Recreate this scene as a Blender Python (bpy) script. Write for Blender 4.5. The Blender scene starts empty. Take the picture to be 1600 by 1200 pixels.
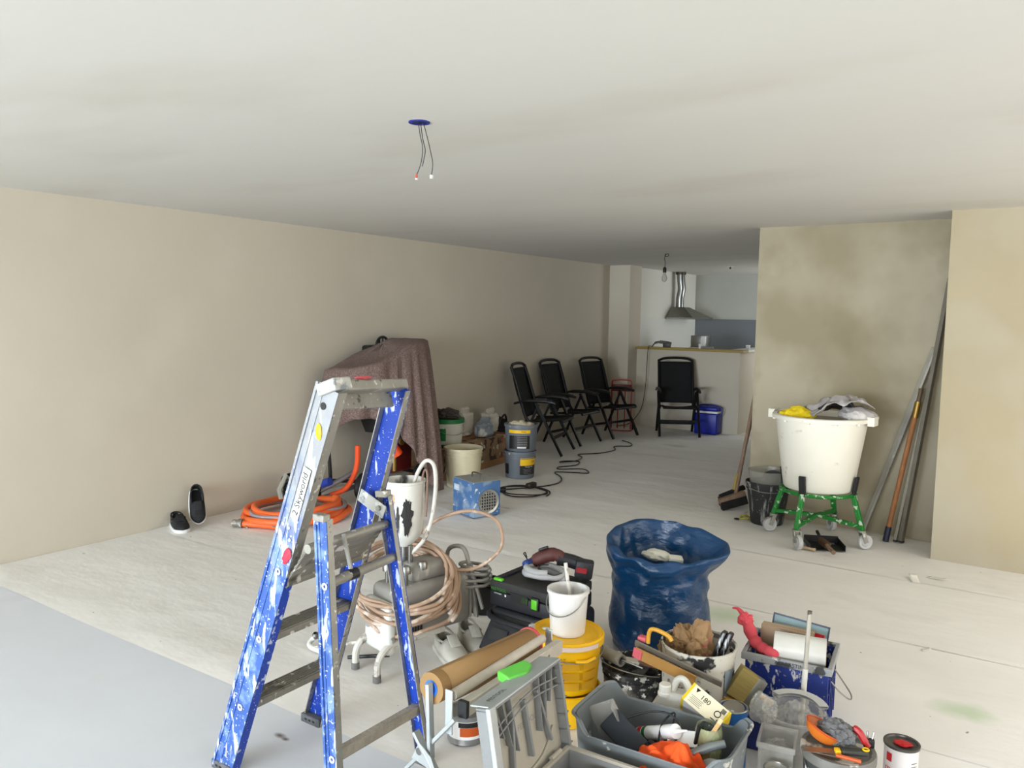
import bpy, bmesh, math, random
import numpy as np
from mathutils import Vector, Matrix, Euler, noise as mnoise

scene = bpy.context.scene
COL = scene.collection
PI = math.pi

# ------------------------------------------------------------------ camera
CAM_H = 1.66
YAW, PITCH, ROLL, FPX = 0.5923, 0.0879, 0.0162, 1245.3
_fw = Vector((-math.sin(YAW)*math.cos(PITCH), math.cos(YAW)*math.cos(PITCH), -math.sin(PITCH)))
_rt = Vector((math.cos(YAW), math.sin(YAW), 0)); _up = _rt.cross(_fw)
_r2 = _rt*math.cos(ROLL)+_up*math.sin(ROLL); _u2 = -_rt*math.sin(ROLL)+_up*math.cos(ROLL)
cam_data = bpy.data.cameras.new('camera'); cam = bpy.data.objects.new('camera', cam_data); COL.objects.link(cam)
cam_data.sensor_fit = 'HORIZONTAL'; cam_data.sensor_width = 36.0; cam_data.lens = 36.0*FPX/1600.0
cam_data.clip_start = 0.05; cam_data.clip_end = 200
cam.matrix_world = Matrix(((_r2.x,_u2.x,-_fw.x,0),(_r2.y,_u2.y,-_fw.y,0),(_r2.z,_u2.z,-_fw.z,CAM_H),(0,0,0,1)))
scene.camera = cam

# ------------------------------------------------------------------ light
scene.view_settings.view_transform = 'Standard'; scene.view_settings.look = 'None'
scene.view_settings.gamma = 1.0; scene.view_settings.use_curve_mapping = False
scene.view_settings.exposure = 0.17
world = bpy.data.worlds.new('sky'); scene.world = world; world.use_nodes = True
_bg = world.node_tree.nodes['Background']; _bg.inputs[0].default_value = (0.80, 0.89, 1.0, 1); _bg.inputs[1].default_value = 1.0

def area(name, loc, rot, sx, sy, power, color):
    l = bpy.data.lights.new(name, 'AREA'); l.shape = 'RECTANGLE'; l.size = sx; l.size_y = sy; l.energy = power; l.color = color
    o = bpy.data.objects.new(name, l); COL.objects.link(o); o.location = loc; o.rotation_euler = rot
    return o
# daylight through the glazed front behind the photographer and through the kitchen's side window
area('daylight_front_left', (-3.35, -6.12, 1.22), (math.radians(79), 0, 0), 3.9, 2.1, 720, (0.78, 0.885, 1.0))
area('daylight_front_right', (0.55, -6.12, 1.22), (math.radians(79), 0, 0), 3.1, 2.1, 190, (0.90, 0.94, 1.0))
area('daylight_side', (2.52, 3.75, 1.22), (0, math.radians(70), 0), 2.1, 4.4, 66, (1.0, 0.925, 0.81))
area('daylight_kitchen', (-2.12, 12.9, 1.6), (0, math.radians(90), 0), 1.2, 1.3, 24, (0.95, 0.98, 1.0))

# ------------------------------------------------------------------ geometry helpers
def X(geo, M):
    return ([M @ Vector(v) for v in geo[0]], geo[1])
def T(geo, loc=(0,0,0), rot=(0,0,0), s=1.0):
    sc = Matrix.Diagonal((s,s,s,1)) if not hasattr(s,'__len__') else Matrix.Diagonal((s[0],s[1],s[2],1))
    return X(geo, Matrix.Translation(loc) @ Euler(rot).to_matrix().to_4x4() @ sc)
def J(*gs):
    V, F = [], []
    for g in gs:
        n = len(V); V += list(g[0]); F += [tuple(i+n for i in f) for f in g[1]]
    return (V, F)
def box(sx, sy, sz, c=(0,0,0), tx=1.0, ty=1.0):
    """box centred in x,y, standing on c.z; tx,ty scale the top face"""
    V = []
    for z, kx, ky in ((0,1,1),(sz,tx,ty)):
        for x, y in ((-1,-1),(1,-1),(1,1),(-1,1)):
            V.append(Vector((c[0]+x*sx/2*kx, c[1]+y*sy/2*ky, c[2]+z)))
    return (V, [(3,2,1,0),(4,5,6,7),(0,1,5,4),(1,2,6,5),(2,3,7,6),(3,0,4,7)])
def cbox(sx, sy, sz, c=(0,0,0)):
    return box(sx, sy, sz, (c[0], c[1], c[2]-sz/2))
def rbox(sx, sy, sz, c=(0,0,0), r=0.01, seg=2, tx=1.0, ty=1.0):
    g = box(sx, sy, sz, c, tx, ty); bm = bmesh.new()
    vs = [bm.verts.new(v) for v in g[0]]
    for f in g[1]: bm.faces.new([vs[i] for i in f])
    bmesh.ops.bevel(bm, geom=bm.edges[:], offset=r, segments=seg, affect='EDGES', profile=0.5)
    bm.verts.index_update(); out = ([v.co.copy() for v in bm.verts], [tuple(v.index for v in f.verts) for f in bm.faces]); bm.free()
    return out
def bar(a, b, w, d, up=(0,0,1), ext=0.0):
    """rectangular bar from a to b, w across (sideways), d along the up hint"""
    a, b = Vector(a), Vector(b); t = (b-a).normalized(); a = a-t*ext; b = b+t*ext
    s = t.cross(Vector(up))
    if s.length < 1e-5: s = t.cross(Vector((1,0,0)))
    s.normalize(); u = s.cross(t)
    V = [p + s*x*w/2 + u*y*d/2 for p in (a,b) for x, y in ((-1,-1),(1,-1),(1,1),(-1,1))]
    return (V, [(3,2,1,0),(4,5,6,7),(0,1,5,4),(1,2,6,5),(2,3,7,6),(3,0,4,7)])
def smooth_path(pts, n=8, closed=False):
    P = [Vector(p) for p in pts]; out = []; m = len(P)
    rng = range(m) if closed else range(m-1)
    for i in rng:
        p0 = P[(i-1)%m] if closed or i>0 else P[0]; p1 = P[i]; p2 = P[(i+1)%m]
        p3 = P[(i+2)%m] if closed or i+2<m else P[-1]
        for k in range(n):
            t = k/n
            out.append(0.5*((2*p1)+(p2-p0)*t+(2*p0-5*p1+4*p2-p3)*t*t+(3*p1-p0-3*p2+p3)*t**3))
    if not closed: out.append(P[-1])
    return out
def tube(pts, r, n=8, closed=False, caps=True):
    P = [Vector(p) for p in pts]; m = len(P); V, F = [], []
    tang = []
    for i in range(m):
        a = P[(i-1)%m] if closed or i>0 else P[0]; b = P[(i+1)%m] if closed or i<m-1 else P[-1]
        t = b-a; tang.append(t.normalized() if t.length>1e-9 else Vector((0,0,1)))
    nrm = tang[0].orthogonal().normalized()
    for i in range(m):
        if i: 
            nrm = nrm - tang[i]*nrm.dot(tang[i])
            nrm = nrm.normalized() if nrm.length>1e-6 else tang[i].orthogonal().normalized()
        bn = tang[i].cross(nrm); rr = r[i] if hasattr(r,'__len__') else r
        for k in range(n):
            a = 2*PI*k/n; V.append(P[i]+(nrm*math.cos(a)+bn*math.sin(a))*rr)
    last = m if closed else m-1
    for i in range(last):
        j = (i+1)%m
        for k in range(n):
            F.append((i*n+k, i*n+(k+1)%n, j*n+(k+1)%n, j*n+k))
    if caps and not closed:
        F.append(tuple(range(n-1,-1,-1))); F.append(tuple((m-1)*n+k for k in range(n)))
    return (V, F)
def lathe(prof, n=32, c=(0,0,0), arc=None):
    V, F = [], []; full = arc is None; a0, a1 = (0, 2*PI) if full else arc; cnt = n if full else n+1
    for r, z in prof:
        for k in range(cnt):
            a = a0+(a1-a0)*k/n; V.append(Vector((c[0]+r*math.cos(a), c[1]+r*math.sin(a), c[2]+z)))
    for i in range(len(prof)-1):
        for k in range(n):
            j = (k+1)%cnt
            F.append((i*cnt+k, i*cnt+j, (i+1)*cnt+j, (i+1)*cnt+k))
    return (V, F)
def cyl(r, h, c=(0,0,0), n=24, r2=None):
    r2 = r if r2 is None else r2
    g = lathe([(r,0),(r2,h)], n, c); V, F = g
    return (V, F+[tuple(range(n-1,-1,-1)), tuple(range(n,2*n))])
def rod(a, b, r, n=12, r2=None):
    return tube([a,b], [r, r if r2 is None else r2], n)
def prism(pts, h, z=0.0):
    n = len(pts); V = [Vector((x,y,z)) for x,y in pts]+[Vector((x,y,z+h)) for x,y in pts]
    return (V, [tuple(range(n-1,-1,-1)), tuple(range(n,2*n))]+[(i,(i+1)%n,n+(i+1)%n,n+i) for i in range(n)])
def grid(nu, nv, fn):
    V = [Vector(fn(i/nu, j/nv)) for j in range(nv+1) for i in range(nu+1)]
    F = [(j*(nu+1)+i, j*(nu+1)+i+1, (j+1)*(nu+1)+i+1, (j+1)*(nu+1)+i) for j in range(nv) for i in range(nu)]
    return (V, F)
def ring_path(R, z=0, n=40, c=(0,0), ry=None, a0=0, a1=2*PI, wob=0, seed=0):
    out = []
    for i in range(n):
        a = a0+(a1-a0)*i/n; k = 1+wob*mnoise.noise((math.cos(a)*1.3+seed, math.sin(a)*1.3, seed*.7))
        out.append(Vector((c[0]+R*k*math.cos(a), c[1]+(ry or R)*k*math.sin(a), z)))
    return out
def coil(R0, R1, turns, z0, z1, c=(0,0), n=36, wob=0.06, seed=0, ry=1.0, zw=0.006):
    out = []; N = int(turns*n)
    for i in range(N+1):
        t = i/N; a = 2*PI*turns*t
        R = R0+(R1-R0)*t; R *= 1+wob*mnoise.noise((math.cos(a)+seed+t*2, math.sin(a), seed+t*turns*.7))
        z = z0+(z1-z0)*t+zw*mnoise.noise((math.cos(a)*1.5, math.sin(a)*1.5+seed, t*turns+3))
        out.append(Vector((c[0]+R*math.cos(a), c[1]+ry*R*math.sin(a), z)))
    return out
def crumple(rx, ry, rz, seed=0, sub=4, amp=.35, scale=2.2, flat=True, ridge=True):
    bm = bmesh.new(); bmesh.ops.create_icosphere(bm, subdivisions=sub, radius=1.0)
    V = []
    for v in bm.verts:
        p = v.co.copy(); q = p*scale+Vector((seed*7.1, seed*3.3, seed*1.7))
        n1 = mnoise.noise(q)+.5*mnoise.noise(q*2.1)+.3*mnoise.noise(q*4.3)
        if ridge: n1 = .55*n1+.55*(0.35-abs(mnoise.noise(q*1.3+Vector((5,1,2)))))+.35*(.25-abs(mnoise.noise(q*2.9)))
        k = 1+amp*n1; p = Vector((p.x*k*rx, p.y*k*ry, p.z*k*rz))
        if flat and p.z < -rz*.45: p.z = -rz*.45 - (abs(p.z)-rz*.45)*.1
        V.append(p)
    bm.verts.index_update(); F = [tuple(w.index for w in f.verts) for f in bm.faces]; bm.free()
    zmin = min(v.z for v in V)
    return ([Vector((v.x,v.y,v.z-zmin)) for v in V], F)

def pillow(w, d, h, seed=0, amp=.08, e=.45):
    bm = bmesh.new(); bmesh.ops.create_icosphere(bm, subdivisions=5, radius=1.0); V = []
    for v in bm.verts:
        p = v.co; q = Vector([math.copysign(abs(c)**e, c) for c in p]); n = mnoise.noise(p*2.2+Vector((seed*3.1,seed,2)))+.6*(.3-abs(mnoise.noise(p*4.1+Vector((seed,1,seed*2)))))
        k = 1+amp*n; V.append(Vector((q.x*w/2*k, q.y*d/2*k, h/2+q.z*h/2*(k if q.z>0 else 1))))
    bm.verts.index_update(); F = [tuple(x.index for x in f.verts) for f in bm.faces]; bm.free()
    return (V, F)

# ------------------------------------------------------------------ objects
def obj(name, geo, m, parent=None, smooth=35, bev=0.0, loc=None, rot=None, thick=0.0, off=-1.0, sub=0, recalc=True):
    me = bpy.data.meshes.new(name); me.from_pydata([tuple(v) for v in geo[0]], [], geo[1]); me.update()
    if recalc:
        bm = bmesh.new(); bm.from_mesh(me); bmesh.ops.recalc_face_normals(bm, faces=bm.faces); bm.to_mesh(me); bm.free()
    if smooth:
        me.shade_smooth()
        if smooth < 180: me.set_sharp_from_angle(angle=math.radians(smooth))
    o = bpy.data.objects.new(name, me); COL.objects.link(o)
    if m is not None:
        for mm in (m if isinstance(m,(list,tuple)) else [m]): me.materials.append(mm)
    if parent is not None: o.parent = parent
    if loc is not None: o.location = loc
    if rot is not None: o.rotation_euler = rot
    if thick:
        s = o.modifiers.new('thickness','SOLIDIFY'); s.thickness = thick; s.offset = off
    if bev:
        b = o.modifiers.new('edge','BEVEL'); b.width = bev; b.segments = 2; b.limit_method = 'ANGLE'; b.angle_limit = math.radians(40)
    if sub:
        s = o.modifiers.new('sub','SUBSURF'); s.levels = sub; s.render_levels = sub
    return o
def tag(o, label, cat, group=None, kind=None):
    o['label'] = label
    if cat: o['category'] = cat
    if group: o['group'] = group
    if kind: o['kind'] = kind
    return o
def thing(name, label, cat, loc=(0,0,0), rz=0.0, group=None, rot=None):
    o = bpy.data.objects.new(name, None); COL.objects.link(o); o.empty_display_size = .05
    o.location = loc; o.rotation_euler = rot if rot is not None else (0,0,rz)
    return tag(o, label, cat, group)
def struct(name, geo, m, parent=None, **k):
    o = obj(name, geo, m, parent, **k)
    if parent is None: o['kind'] = 'structure'
    return o
def dup(root, loc, rz, label=None, group=None):
    r = root.copy(); COL.objects.link(r); r.location = loc; r.rotation_euler = (0,0,rz)
    if label: r['label'] = label
    if group: r['group'] = group
    for ch in list(root.children):
        c = ch.copy(); COL.objects.link(c); c.parent = r
        for g in list(ch.children):
            d = g.copy(); COL.objects.link(d); d.parent = c
    return r
def text_geo(s, size, align='CENTER', depth=0.0):
    cu = bpy.data.curves.new('t','FONT'); cu.body = s; cu.size = size; cu.align_x = align; cu.align_y = 'CENTER'; cu.extrude = depth; cu.resolution_u = 3
    o = bpy.data.objects.new('t', cu); COL.objects.link(o); dg = bpy.context.evaluated_depsgraph_get()
    me = bpy.data.meshes.new_from_object(o.evaluated_get(dg)); g = ([v.co.copy() for v in me.vertices], [tuple(p.vertices) for p in me.polygons])
    bpy.data.objects.remove(o); bpy.data.curves.remove(cu); bpy.data.meshes.remove(me)
    return g
def wrap(geo, R, z0=0.0, ang=0.0, R2=None, H=1.0):
    """bend a flat x,y drawing (y up) round a vertical cylinder facing direction ang"""
    V = []
    for v in geo[0]:
        r = R if R2 is None else R+(R2-R)*(v.y+z0)/H
        a = ang+v.x/R; V.append(Vector((r*math.cos(a), r*math.sin(a), v.y+z0)))
    return (V, geo[1])
def patch(w, h, nx=12):
    return grid(nx, 1, lambda u, v: ((u-.5)*w, (v-.5)*h, 0))

# ------------------------------------------------------------------ materials
def rgb(r, g, b):
    f = lambda c: (c/255/12.92 if c/255 <= .04045 else ((c/255+.055)/1.055)**2.4)
    return (f(r), f(g), f(b), 1)
MATS = {}
def mat(name, color, rough=.6, metal=0.0, var=None, spots=(), bump=None, trans=0.0, alpha=1.0, coat=0.0, emit=None, ior=1.45, sss=0, spec=None, stretch=(1,1,1), rvar=None):
    """procedural surface. var=(scale, amount): tonal variation; spots=[(rgba, scale, threshold, softness, detail)]; bump=(scale, strength, distance)"""
    if name in MATS: return MATS[name]
    m = bpy.data.materials.new(name); m.use_nodes = True; nt = m.node_tree; N = nt.nodes; L = nt.links
    b = N['Principled BSDF']; b.inputs['Roughness'].default_value = rough; b.inputs['Metallic'].default_value = metal
    b.inputs['Base Color'].default_value = color
    if trans: b.inputs['Transmission Weight'].default_value = trans; b.inputs['IOR'].default_value = ior
    if alpha < 1: b.inputs['Alpha'].default_value = alpha
    if coat: b.inputs['Coat Weight'].default_value = coat; b.inputs['Coat Roughness'].default_value = .15
    if emit: b.inputs['Emission Color'].default_value = emit[0]; b.inputs['Emission Strength'].default_value = emit[1]
    if spec is not None: b.inputs['Specular IOR Level'].default_value = spec
    if var or spots or bump:
        tc = N.new('ShaderNodeTexCoord'); mp = N.new('ShaderNodeMapping'); mp.inputs['Scale'].default_value = stretch
        L.new(tc.outputs['Object'], mp.inputs['Vector']); vec = mp.outputs['Vector']; cur = None
        if var:
            n = N.new('ShaderNodeTexNoise'); n.inputs['Scale'].default_value = var[0]; n.inputs['Detail'].default_value = 6; n.inputs['Roughness'].default_value = .6
            L.new(vec, n.inputs['Vector'])
            r = N.new('ShaderNodeValToRGB'); a = var[1]
            r.color_ramp.elements[0].position = .3; r.color_ramp.elements[1].position = .7
            r.color_ramp.elements[0].color = tuple(c*(1-a) for c in color[:3])+(1,); r.color_ramp.elements[1].color = tuple(min(1,c*(1+a)) for c in color[:3])+(1,)
            L.new(n.outputs['Fac'], r.inputs['Fac']); cur = r.outputs['Color']
        for i, s in enumerate(spots):
            col, sc_, th, so = s[:4]; det = s[4] if len(s) > 4 else 3; st = s[5] if len(s) > 5 else None
            v2 = vec
            if st:
                m2 = N.new('ShaderNodeMapping'); m2.inputs['Scale'].default_value = st; m2.inputs['Location'].default_value = (i*3.1,i*1.7,i*2.3)
                L.new(tc.outputs['Object'], m2.inputs['Vector']); v2 = m2.outputs['Vector']
            n = N.new('ShaderNodeTexNoise'); n.inputs['Scale'].default_value = sc_; n.inputs['Detail'].default_value = det; L.new(v2, n.inputs['Vector'])
            mr = N.new('ShaderNodeMapRange'); mr.inputs['From Min'].default_value = th; mr.inputs['From Max'].default_value = th+so; L.new(n.outputs['Fac'], mr.inputs['Value'])
            mx = N.new('ShaderNodeMix'); mx.data_type = 'RGBA'; L.new(mr.outputs[0], mx.inputs['Factor'])
            if cur is None: mx.inputs['A'].default_value = color
            else: L.new(cur, mx.inputs['A'])
            mx.inputs['B'].default_value = col; cur = mx.outputs['Result']
        if cur is not None: L.new(cur, b.inputs['Base Color'])
        if bump:
            n = N.new('ShaderNodeTexNoise'); n.inputs['Scale'].default_value = bump[0]; n.inputs['Detail'].default_value = 5; L.new(vec, n.inputs['Vector'])
            bp = N.new('ShaderNodeBump'); bp.inputs['Strength'].default_value = bump[1]; bp.inputs['Distance'].default_value = bump[2] if len(bump)>2 else .01
            L.new(n.outputs['Fac'], bp.inputs['Height']); L.new(bp.outputs['Normal'], b.inputs['Normal'])
    MATS[name] = m
    return m

WHITE = rgb(235,233,228)
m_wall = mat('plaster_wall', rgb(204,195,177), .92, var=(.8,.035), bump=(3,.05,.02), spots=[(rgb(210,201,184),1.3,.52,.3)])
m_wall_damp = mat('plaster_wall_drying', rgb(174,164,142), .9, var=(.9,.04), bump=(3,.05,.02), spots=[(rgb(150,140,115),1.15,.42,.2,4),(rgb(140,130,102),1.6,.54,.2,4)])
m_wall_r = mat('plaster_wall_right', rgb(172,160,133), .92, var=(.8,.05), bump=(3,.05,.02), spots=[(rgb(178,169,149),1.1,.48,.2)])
m_ceil = mat('plaster_ceiling', rgb(214,212,206), .94, var=(.55,.03), bump=(2.5,.06,.02), spots=[(rgb(206,202,193),.9,.55,.2,5)], stretch=(.6,1.4,1))
m_kit = mat('kitchen_wall', rgb(226,224,214), .7, var=(1.5,.03))
m_kitback = mat('kitchen_back_wall', rgb(176,176,166), .8, var=(1.5,.05))
m_splash = mat('backsplash_grey', rgb(104,108,112), .45)
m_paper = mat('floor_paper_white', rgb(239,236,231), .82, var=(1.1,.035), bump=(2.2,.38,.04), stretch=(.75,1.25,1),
              spots=[(rgb(228,224,218),2.2,.58,.2,4),(rgb(244,241,236),1.4,.56,.15,5),(rgb(204,216,190),.9,.74,.05,2),(rgb(150,146,138),26,.77,.02,2,(1,1,1))])
def stain(m, spots):
    nt = m.node_tree; N = nt.nodes; L = nt.links; b = N['Principled BSDF']; cur = b.inputs['Base Color'].links[0].from_socket
    tc = N.new('ShaderNodeTexCoord'); ns = N.new('ShaderNodeTexNoise'); ns.inputs['Scale'].default_value = 9; ns.inputs['Detail'].default_value = 5; L.new(tc.outputs['Object'], ns.inputs['Vector'])
    for (x, y, r, col, f) in spots:
        mp = N.new('ShaderNodeMapping'); mp.vector_type = 'POINT'; mp.inputs['Location'].default_value = (-x/r*.6,-y/r,0); mp.inputs['Scale'].default_value = (.6/r,1/r,0); L.new(tc.outputs['Object'], mp.inputs['Vector'])
        ln = N.new('ShaderNodeVectorMath'); ln.operation = 'LENGTH'; L.new(mp.outputs['Vector'], ln.inputs[0])
        ad = N.new('ShaderNodeMath'); ad.operation = 'ADD'; L.new(ln.outputs['Value'], ad.inputs[0]); L.new(ns.outputs['Fac'], ad.inputs[1])
        mr = N.new('ShaderNodeMapRange'); mr.inputs['From Min'].default_value = 1.5; mr.inputs['From Max'].default_value = .7; mr.inputs['To Max'].default_value = f; L.new(ad.outputs[0], mr.inputs['Value'])
        mx = N.new('ShaderNodeMix'); mx.data_type = 'RGBA'; L.new(mr.outputs[0], mx.inputs['Factor']); L.new(cur, mx.inputs['A']); mx.inputs['B'].default_value = col; cur = mx.outputs['Result']
    L.new(cur, b.inputs['Base Color'])
stain(m_paper, [(-1.42,4.27,.15,rgb(196,214,182),.8),(-.21,3.80,.10,rgb(196,214,182),.8),(-.9,3.95,.05,rgb(150,150,146),.5),(-3.9,9.6,.12,rgb(180,176,166),.5)])
m_floor = mat('floor_screed', rgb(220,215,204), .85, var=(1.2,.05))
m_barwood = mat('bar_wood', rgb(160,134,62), .5, var=(9,.12), stretch=(.3,6,6))
m_frame_white = mat('window_frame_white', rgb(236,236,232), .4)

# ------------------------------------------------------------------ room
H = 2.40
XL, XR, YF = -5.504, 2.4, -6.0
YA, YR = 6.670, 6.156            # alcove wall, nearer right wall
XA, XC = -2.043, -0.598          # left end of alcove wall, its jog
def quadbox(x0,x1,y0,y1,z0,z1): return box(x1-x0,y1-y0,z1-z0,((x0+x1)/2,(y0+y1)/2,z0))
tag(struct('floor', quadbox(XL-.2,XR+.2,YF-.2,14.2,-.12,0), m_floor), 'pale screed floor of the emptied room, covered in paper', 'floor')
tag(struct('ceiling', quadbox(XL-.2,XR+.2,YF-.2,14.2,H,H+.15), m_ceil), 'freshly plastered off-white ceiling', 'ceiling')
tag(struct('wall_left', quadbox(XL-.2,XL,YF-.2,10.75,0,H), m_wall), 'long plastered wall with shoes and chairs along it', 'wall')
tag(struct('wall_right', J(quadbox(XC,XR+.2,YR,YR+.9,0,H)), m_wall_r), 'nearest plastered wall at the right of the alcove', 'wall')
tag(struct('wall_alcove', quadbox(XA,XC,YA,YA+.25,0,H), m_wall_damp), 'alcove wall with damp drying plaster patches behind white tub', 'wall')
tag(struct('wall_hall', quadbox(XA,XA+.2,YA+.25,12.1,0,H), m_wall), 'wall running back behind the alcove towards the kitchen', 'wall')
tag(struct('wall_side', J(quadbox(XR,XR+.2,YF-.2,1.5,0,H),quadbox(XR,XR+.2,6.0,YR,0,H),quadbox(XR,XR+.2,1.5,6.0,2.27,H),quadbox(XR,XR+.2,1.5,6.0,0,.12)), m_wall), 'side wall with wide window outside the view on the right', 'wall')
tag(struct('window_3', J(*[quadbox(XR+.08,XR+.14,y-.03,y+.03,.12,2.27) for y in (1.53,3.0,4.5,5.97)]), m_frame_white), 'wide side window outside the view on the right', 'window')
tag(struct('wall_stub', quadbox(XL-.2,-5.169,10.75,11.14,0,H), m_wall), 'short plastered pier where the bar meets the long wall', 'wall')
tag(struct('wall_kitchen', quadbox(XL-.2,-5.3,11.14,13.7,0,H), m_kit), 'bright white kitchen side wall behind the cooker hood', 'wall')
kb = tag(struct('wall_back', quadbox(XL-.2,-1.8,13.7,13.9,0,H), m_kitback), 'grey-green kitchen back wall', 'wall')
struct('backsplash', quadbox(-5.3,-1.95,13.68,13.70,.92,1.62), m_splash, kb)
sp = struct('backsplash', quadbox(-5.3,-5.28,11.14,13.68,.92,1.62), mat('splash_white', rgb(228,228,220), .35)); sp.parent = bpy.data.objects['wall_kitchen']; del sp['kind']
wr = tag(struct('wall_front', J(quadbox(XL-.2,XR+.2,YF-.25,YF,2.27,H), quadbox(XL-.2,XL+.2,YF-.25,YF,0,2.27), quadbox(-1.4,-1.0,YF-.25,YF,0,2.27), quadbox(2.1,XR+.2,YF-.25,YF,0,2.27), quadbox(XL-.2,XR+.2,YF-.25,YF,0,.14)), m_wall), 'glazed front wall behind the photographer', 'wall')
for k,(x0,x1) in enumerate(((-5.3,-1.4),(-1.0,2.1))):
    fr = J(*[quadbox(xx-.03,xx+.03,YF-.16,YF-.08,.14,2.27) for xx in (x0+.03,(x0+x1)/2,x1-.03)], quadbox(x0,x1,YF-.16,YF-.08,.14,.2), quadbox(x0,x1,YF-.16,YF-.08,2.21,2.27))
    tag(struct('window_%d'%(k+1), fr, m_frame_white), ('left' if k==0 else 'right')+' glazed front window behind the photographer', 'window')
# kitchen side wall with its window
tag(struct('wall_kitchen_window', J(quadbox(-2.0,-1.8,12.1,12.2,0,H), quadbox(-2.0,-1.8,12.2,13.6,0,.95), quadbox(-2.0,-1.8,12.2,13.6,2.25,H), quadbox(-2.0,-1.8,13.6,13.7,0,H)), m_kit), 'kitchen wall holding the window, hidden from view', 'wall')
# bar: half wall with wooden top
br = tag(struct('wall_bar', J(quadbox(-5.169,-3.585,11.05,11.17,0,1.165), quadbox(-3.70,-3.585,11.17,12.3,0,1.165)), m_wall), 'plastered half wall of the kitchen bar under wooden top', 'wall')
struct('bar_top', J(quadbox(-5.165,-3.54,11.0,11.27,1.165,1.2)), m_barwood, br, bev=.003)
struct('bar_top_return', quadbox(-3.80,-3.54,11.27,12.3,1.165,1.2), mat('bar_white', rgb(225,222,210), .4), br, bev=.003)

# floor paper in overlapping strips
m_paper_bluelit = mat('floor_paper_blue_daylight', rgb(220,223,229), .7, var=(1.4,.03), bump=(3,.1,.02), spots=[(rgb(211,214,219),1.8,.56,.15,5),(rgb(220,219,213),1.2,.64,.1,4)])  # smoother near strips; the bluish daylight cast is put into their colour
stain(m_paper_bluelit, [(-2.40,1.98,.02,rgb(90,80,70),.9),(-2.36,1.975,.015,rgb(80,70,60),.9)])
def strip(y0, y1, seed, lab):
    x0, x1 = XL+.012, 1.8
    if y0 >= YR-.6: x1 = XC-.02
    if y1 > YA: x1 = XA-.02
    nu, nv = 150, 14
    def fn(u, v):
        x = x0+(x1-x0)*u; y = y0+(y1-y0)*v+.014*mnoise.noise((x*.7,seed*3.1+v*2,0))*(1 if .05<v<.95 else 1)
        z = .0022+.0026*(mnoise.noise((x*.9+seed*5,y*3.2,seed))+.6*mnoise.noise((x*2.2,y*6+seed,3)))
        edge = math.exp(-((v)/.06)**2)
        z += edge*(.0012+.0022*max(0,mnoise.noise((x*1.1+seed*9,7,seed))))
        if x < -2.6 and y < 4.6: z += .010*math.exp(-((v-.10)/.07)**2)*max(0,mnoise.noise((x*.8+seed,2,seed))+.45)
        return (x, y, max(.0006 if .02<v<.98 else (.0004 if v>.5 else .0022), z))
    o = obj('floor_paper', grid(nu, nv, fn), m_paper if y0 > 2 else m_paper_bluelit, smooth=180)
    return tag(o, lab, 'floor paper', 'strips of floor paper')
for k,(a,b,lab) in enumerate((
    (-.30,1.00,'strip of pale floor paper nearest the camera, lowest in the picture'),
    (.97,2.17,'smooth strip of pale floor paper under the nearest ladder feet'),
    (2.13,3.42,'strip of floor paper under the paint sprayer and grey crate'),
    (3.36,4.48,'strip of floor paper under the blue rubbish bag and sneakers'),
    (4.44,5.58,'strip of floor paper under the orange hose coil'),
    (5.54,6.62,'strip of floor paper under the white tub trolley'),
    (6.58,7.70,'strip of floor paper under the stacked grey buckets'),
    (7.66,8.80,'strip of floor paper in front of the first garden chair'),
    (8.76,9.90,'strip of floor paper in front of the third garden chair'),
    (9.86,11.03,'farthest strip of floor paper, along the kitchen bar'))):
    strip(a,b,k+1,lab)
# ------------------------------------------------------------------ shared materials
m_black = mat('black_plastic', rgb(22,22,24), .45)
m_blackfab = mat('black_fabric', rgb(12,12,13), .85, bump=(160,.15,.003))
m_blackmetal = mat('black_metal', rgb(13,13,14), .45, metal=.3)
m_rubber = mat('black_rubber', rgb(26,26,27), .75, var=(20,.15))
m_steel = mat('brushed_steel', rgb(150,150,146), .32, metal=1.0, var=(18,.08))
m_alu = mat('aluminium', rgb(176,174,168), .38, metal=.85, var=(12,.1), spots=[(rgb(205,202,194),14,.6,.06)])
m_aludirty = mat('aluminium_dirty', rgb(138,134,124), .55, metal=.5, var=(10,.18), spots=[(rgb(214,210,202),22,.60,.04),(rgb(96,92,84),9,.62,.1)])
m_white = mat('white_plastic', rgb(232,230,222), .42)
m_silverwire = mat('wire_steel', rgb(160,158,152), .35, metal=.9)
m_wood = mat('wood_handle', rgb(142,104,66), .6, var=(14,.2), stretch=(6,6,.6))
m_wood_light = mat('wood_pale', rgb(196,158,102), .6, var=(14,.15), stretch=(6,6,.8))
m_redp = mat('red_paint', rgb(168,24,26), .4)
m_yel = mat('yellow_print', rgb(240,190,10), .5)
m_blk = mat('black_print', rgb(20,20,20), .5)
m_wht = mat('white_print', rgb(240,240,238), .5)
m_greyp = mat('grey_print', rgb(120,120,118), .6)
m_bluepr = mat('blue_print', rgb(30,90,160), .5)
m_redpr = mat('red_print', rgb(196,24,34), .5)
PHI = lambda x, y: math.atan2(-y, -x)      # direction from a spot towards where the photographer stood

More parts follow.
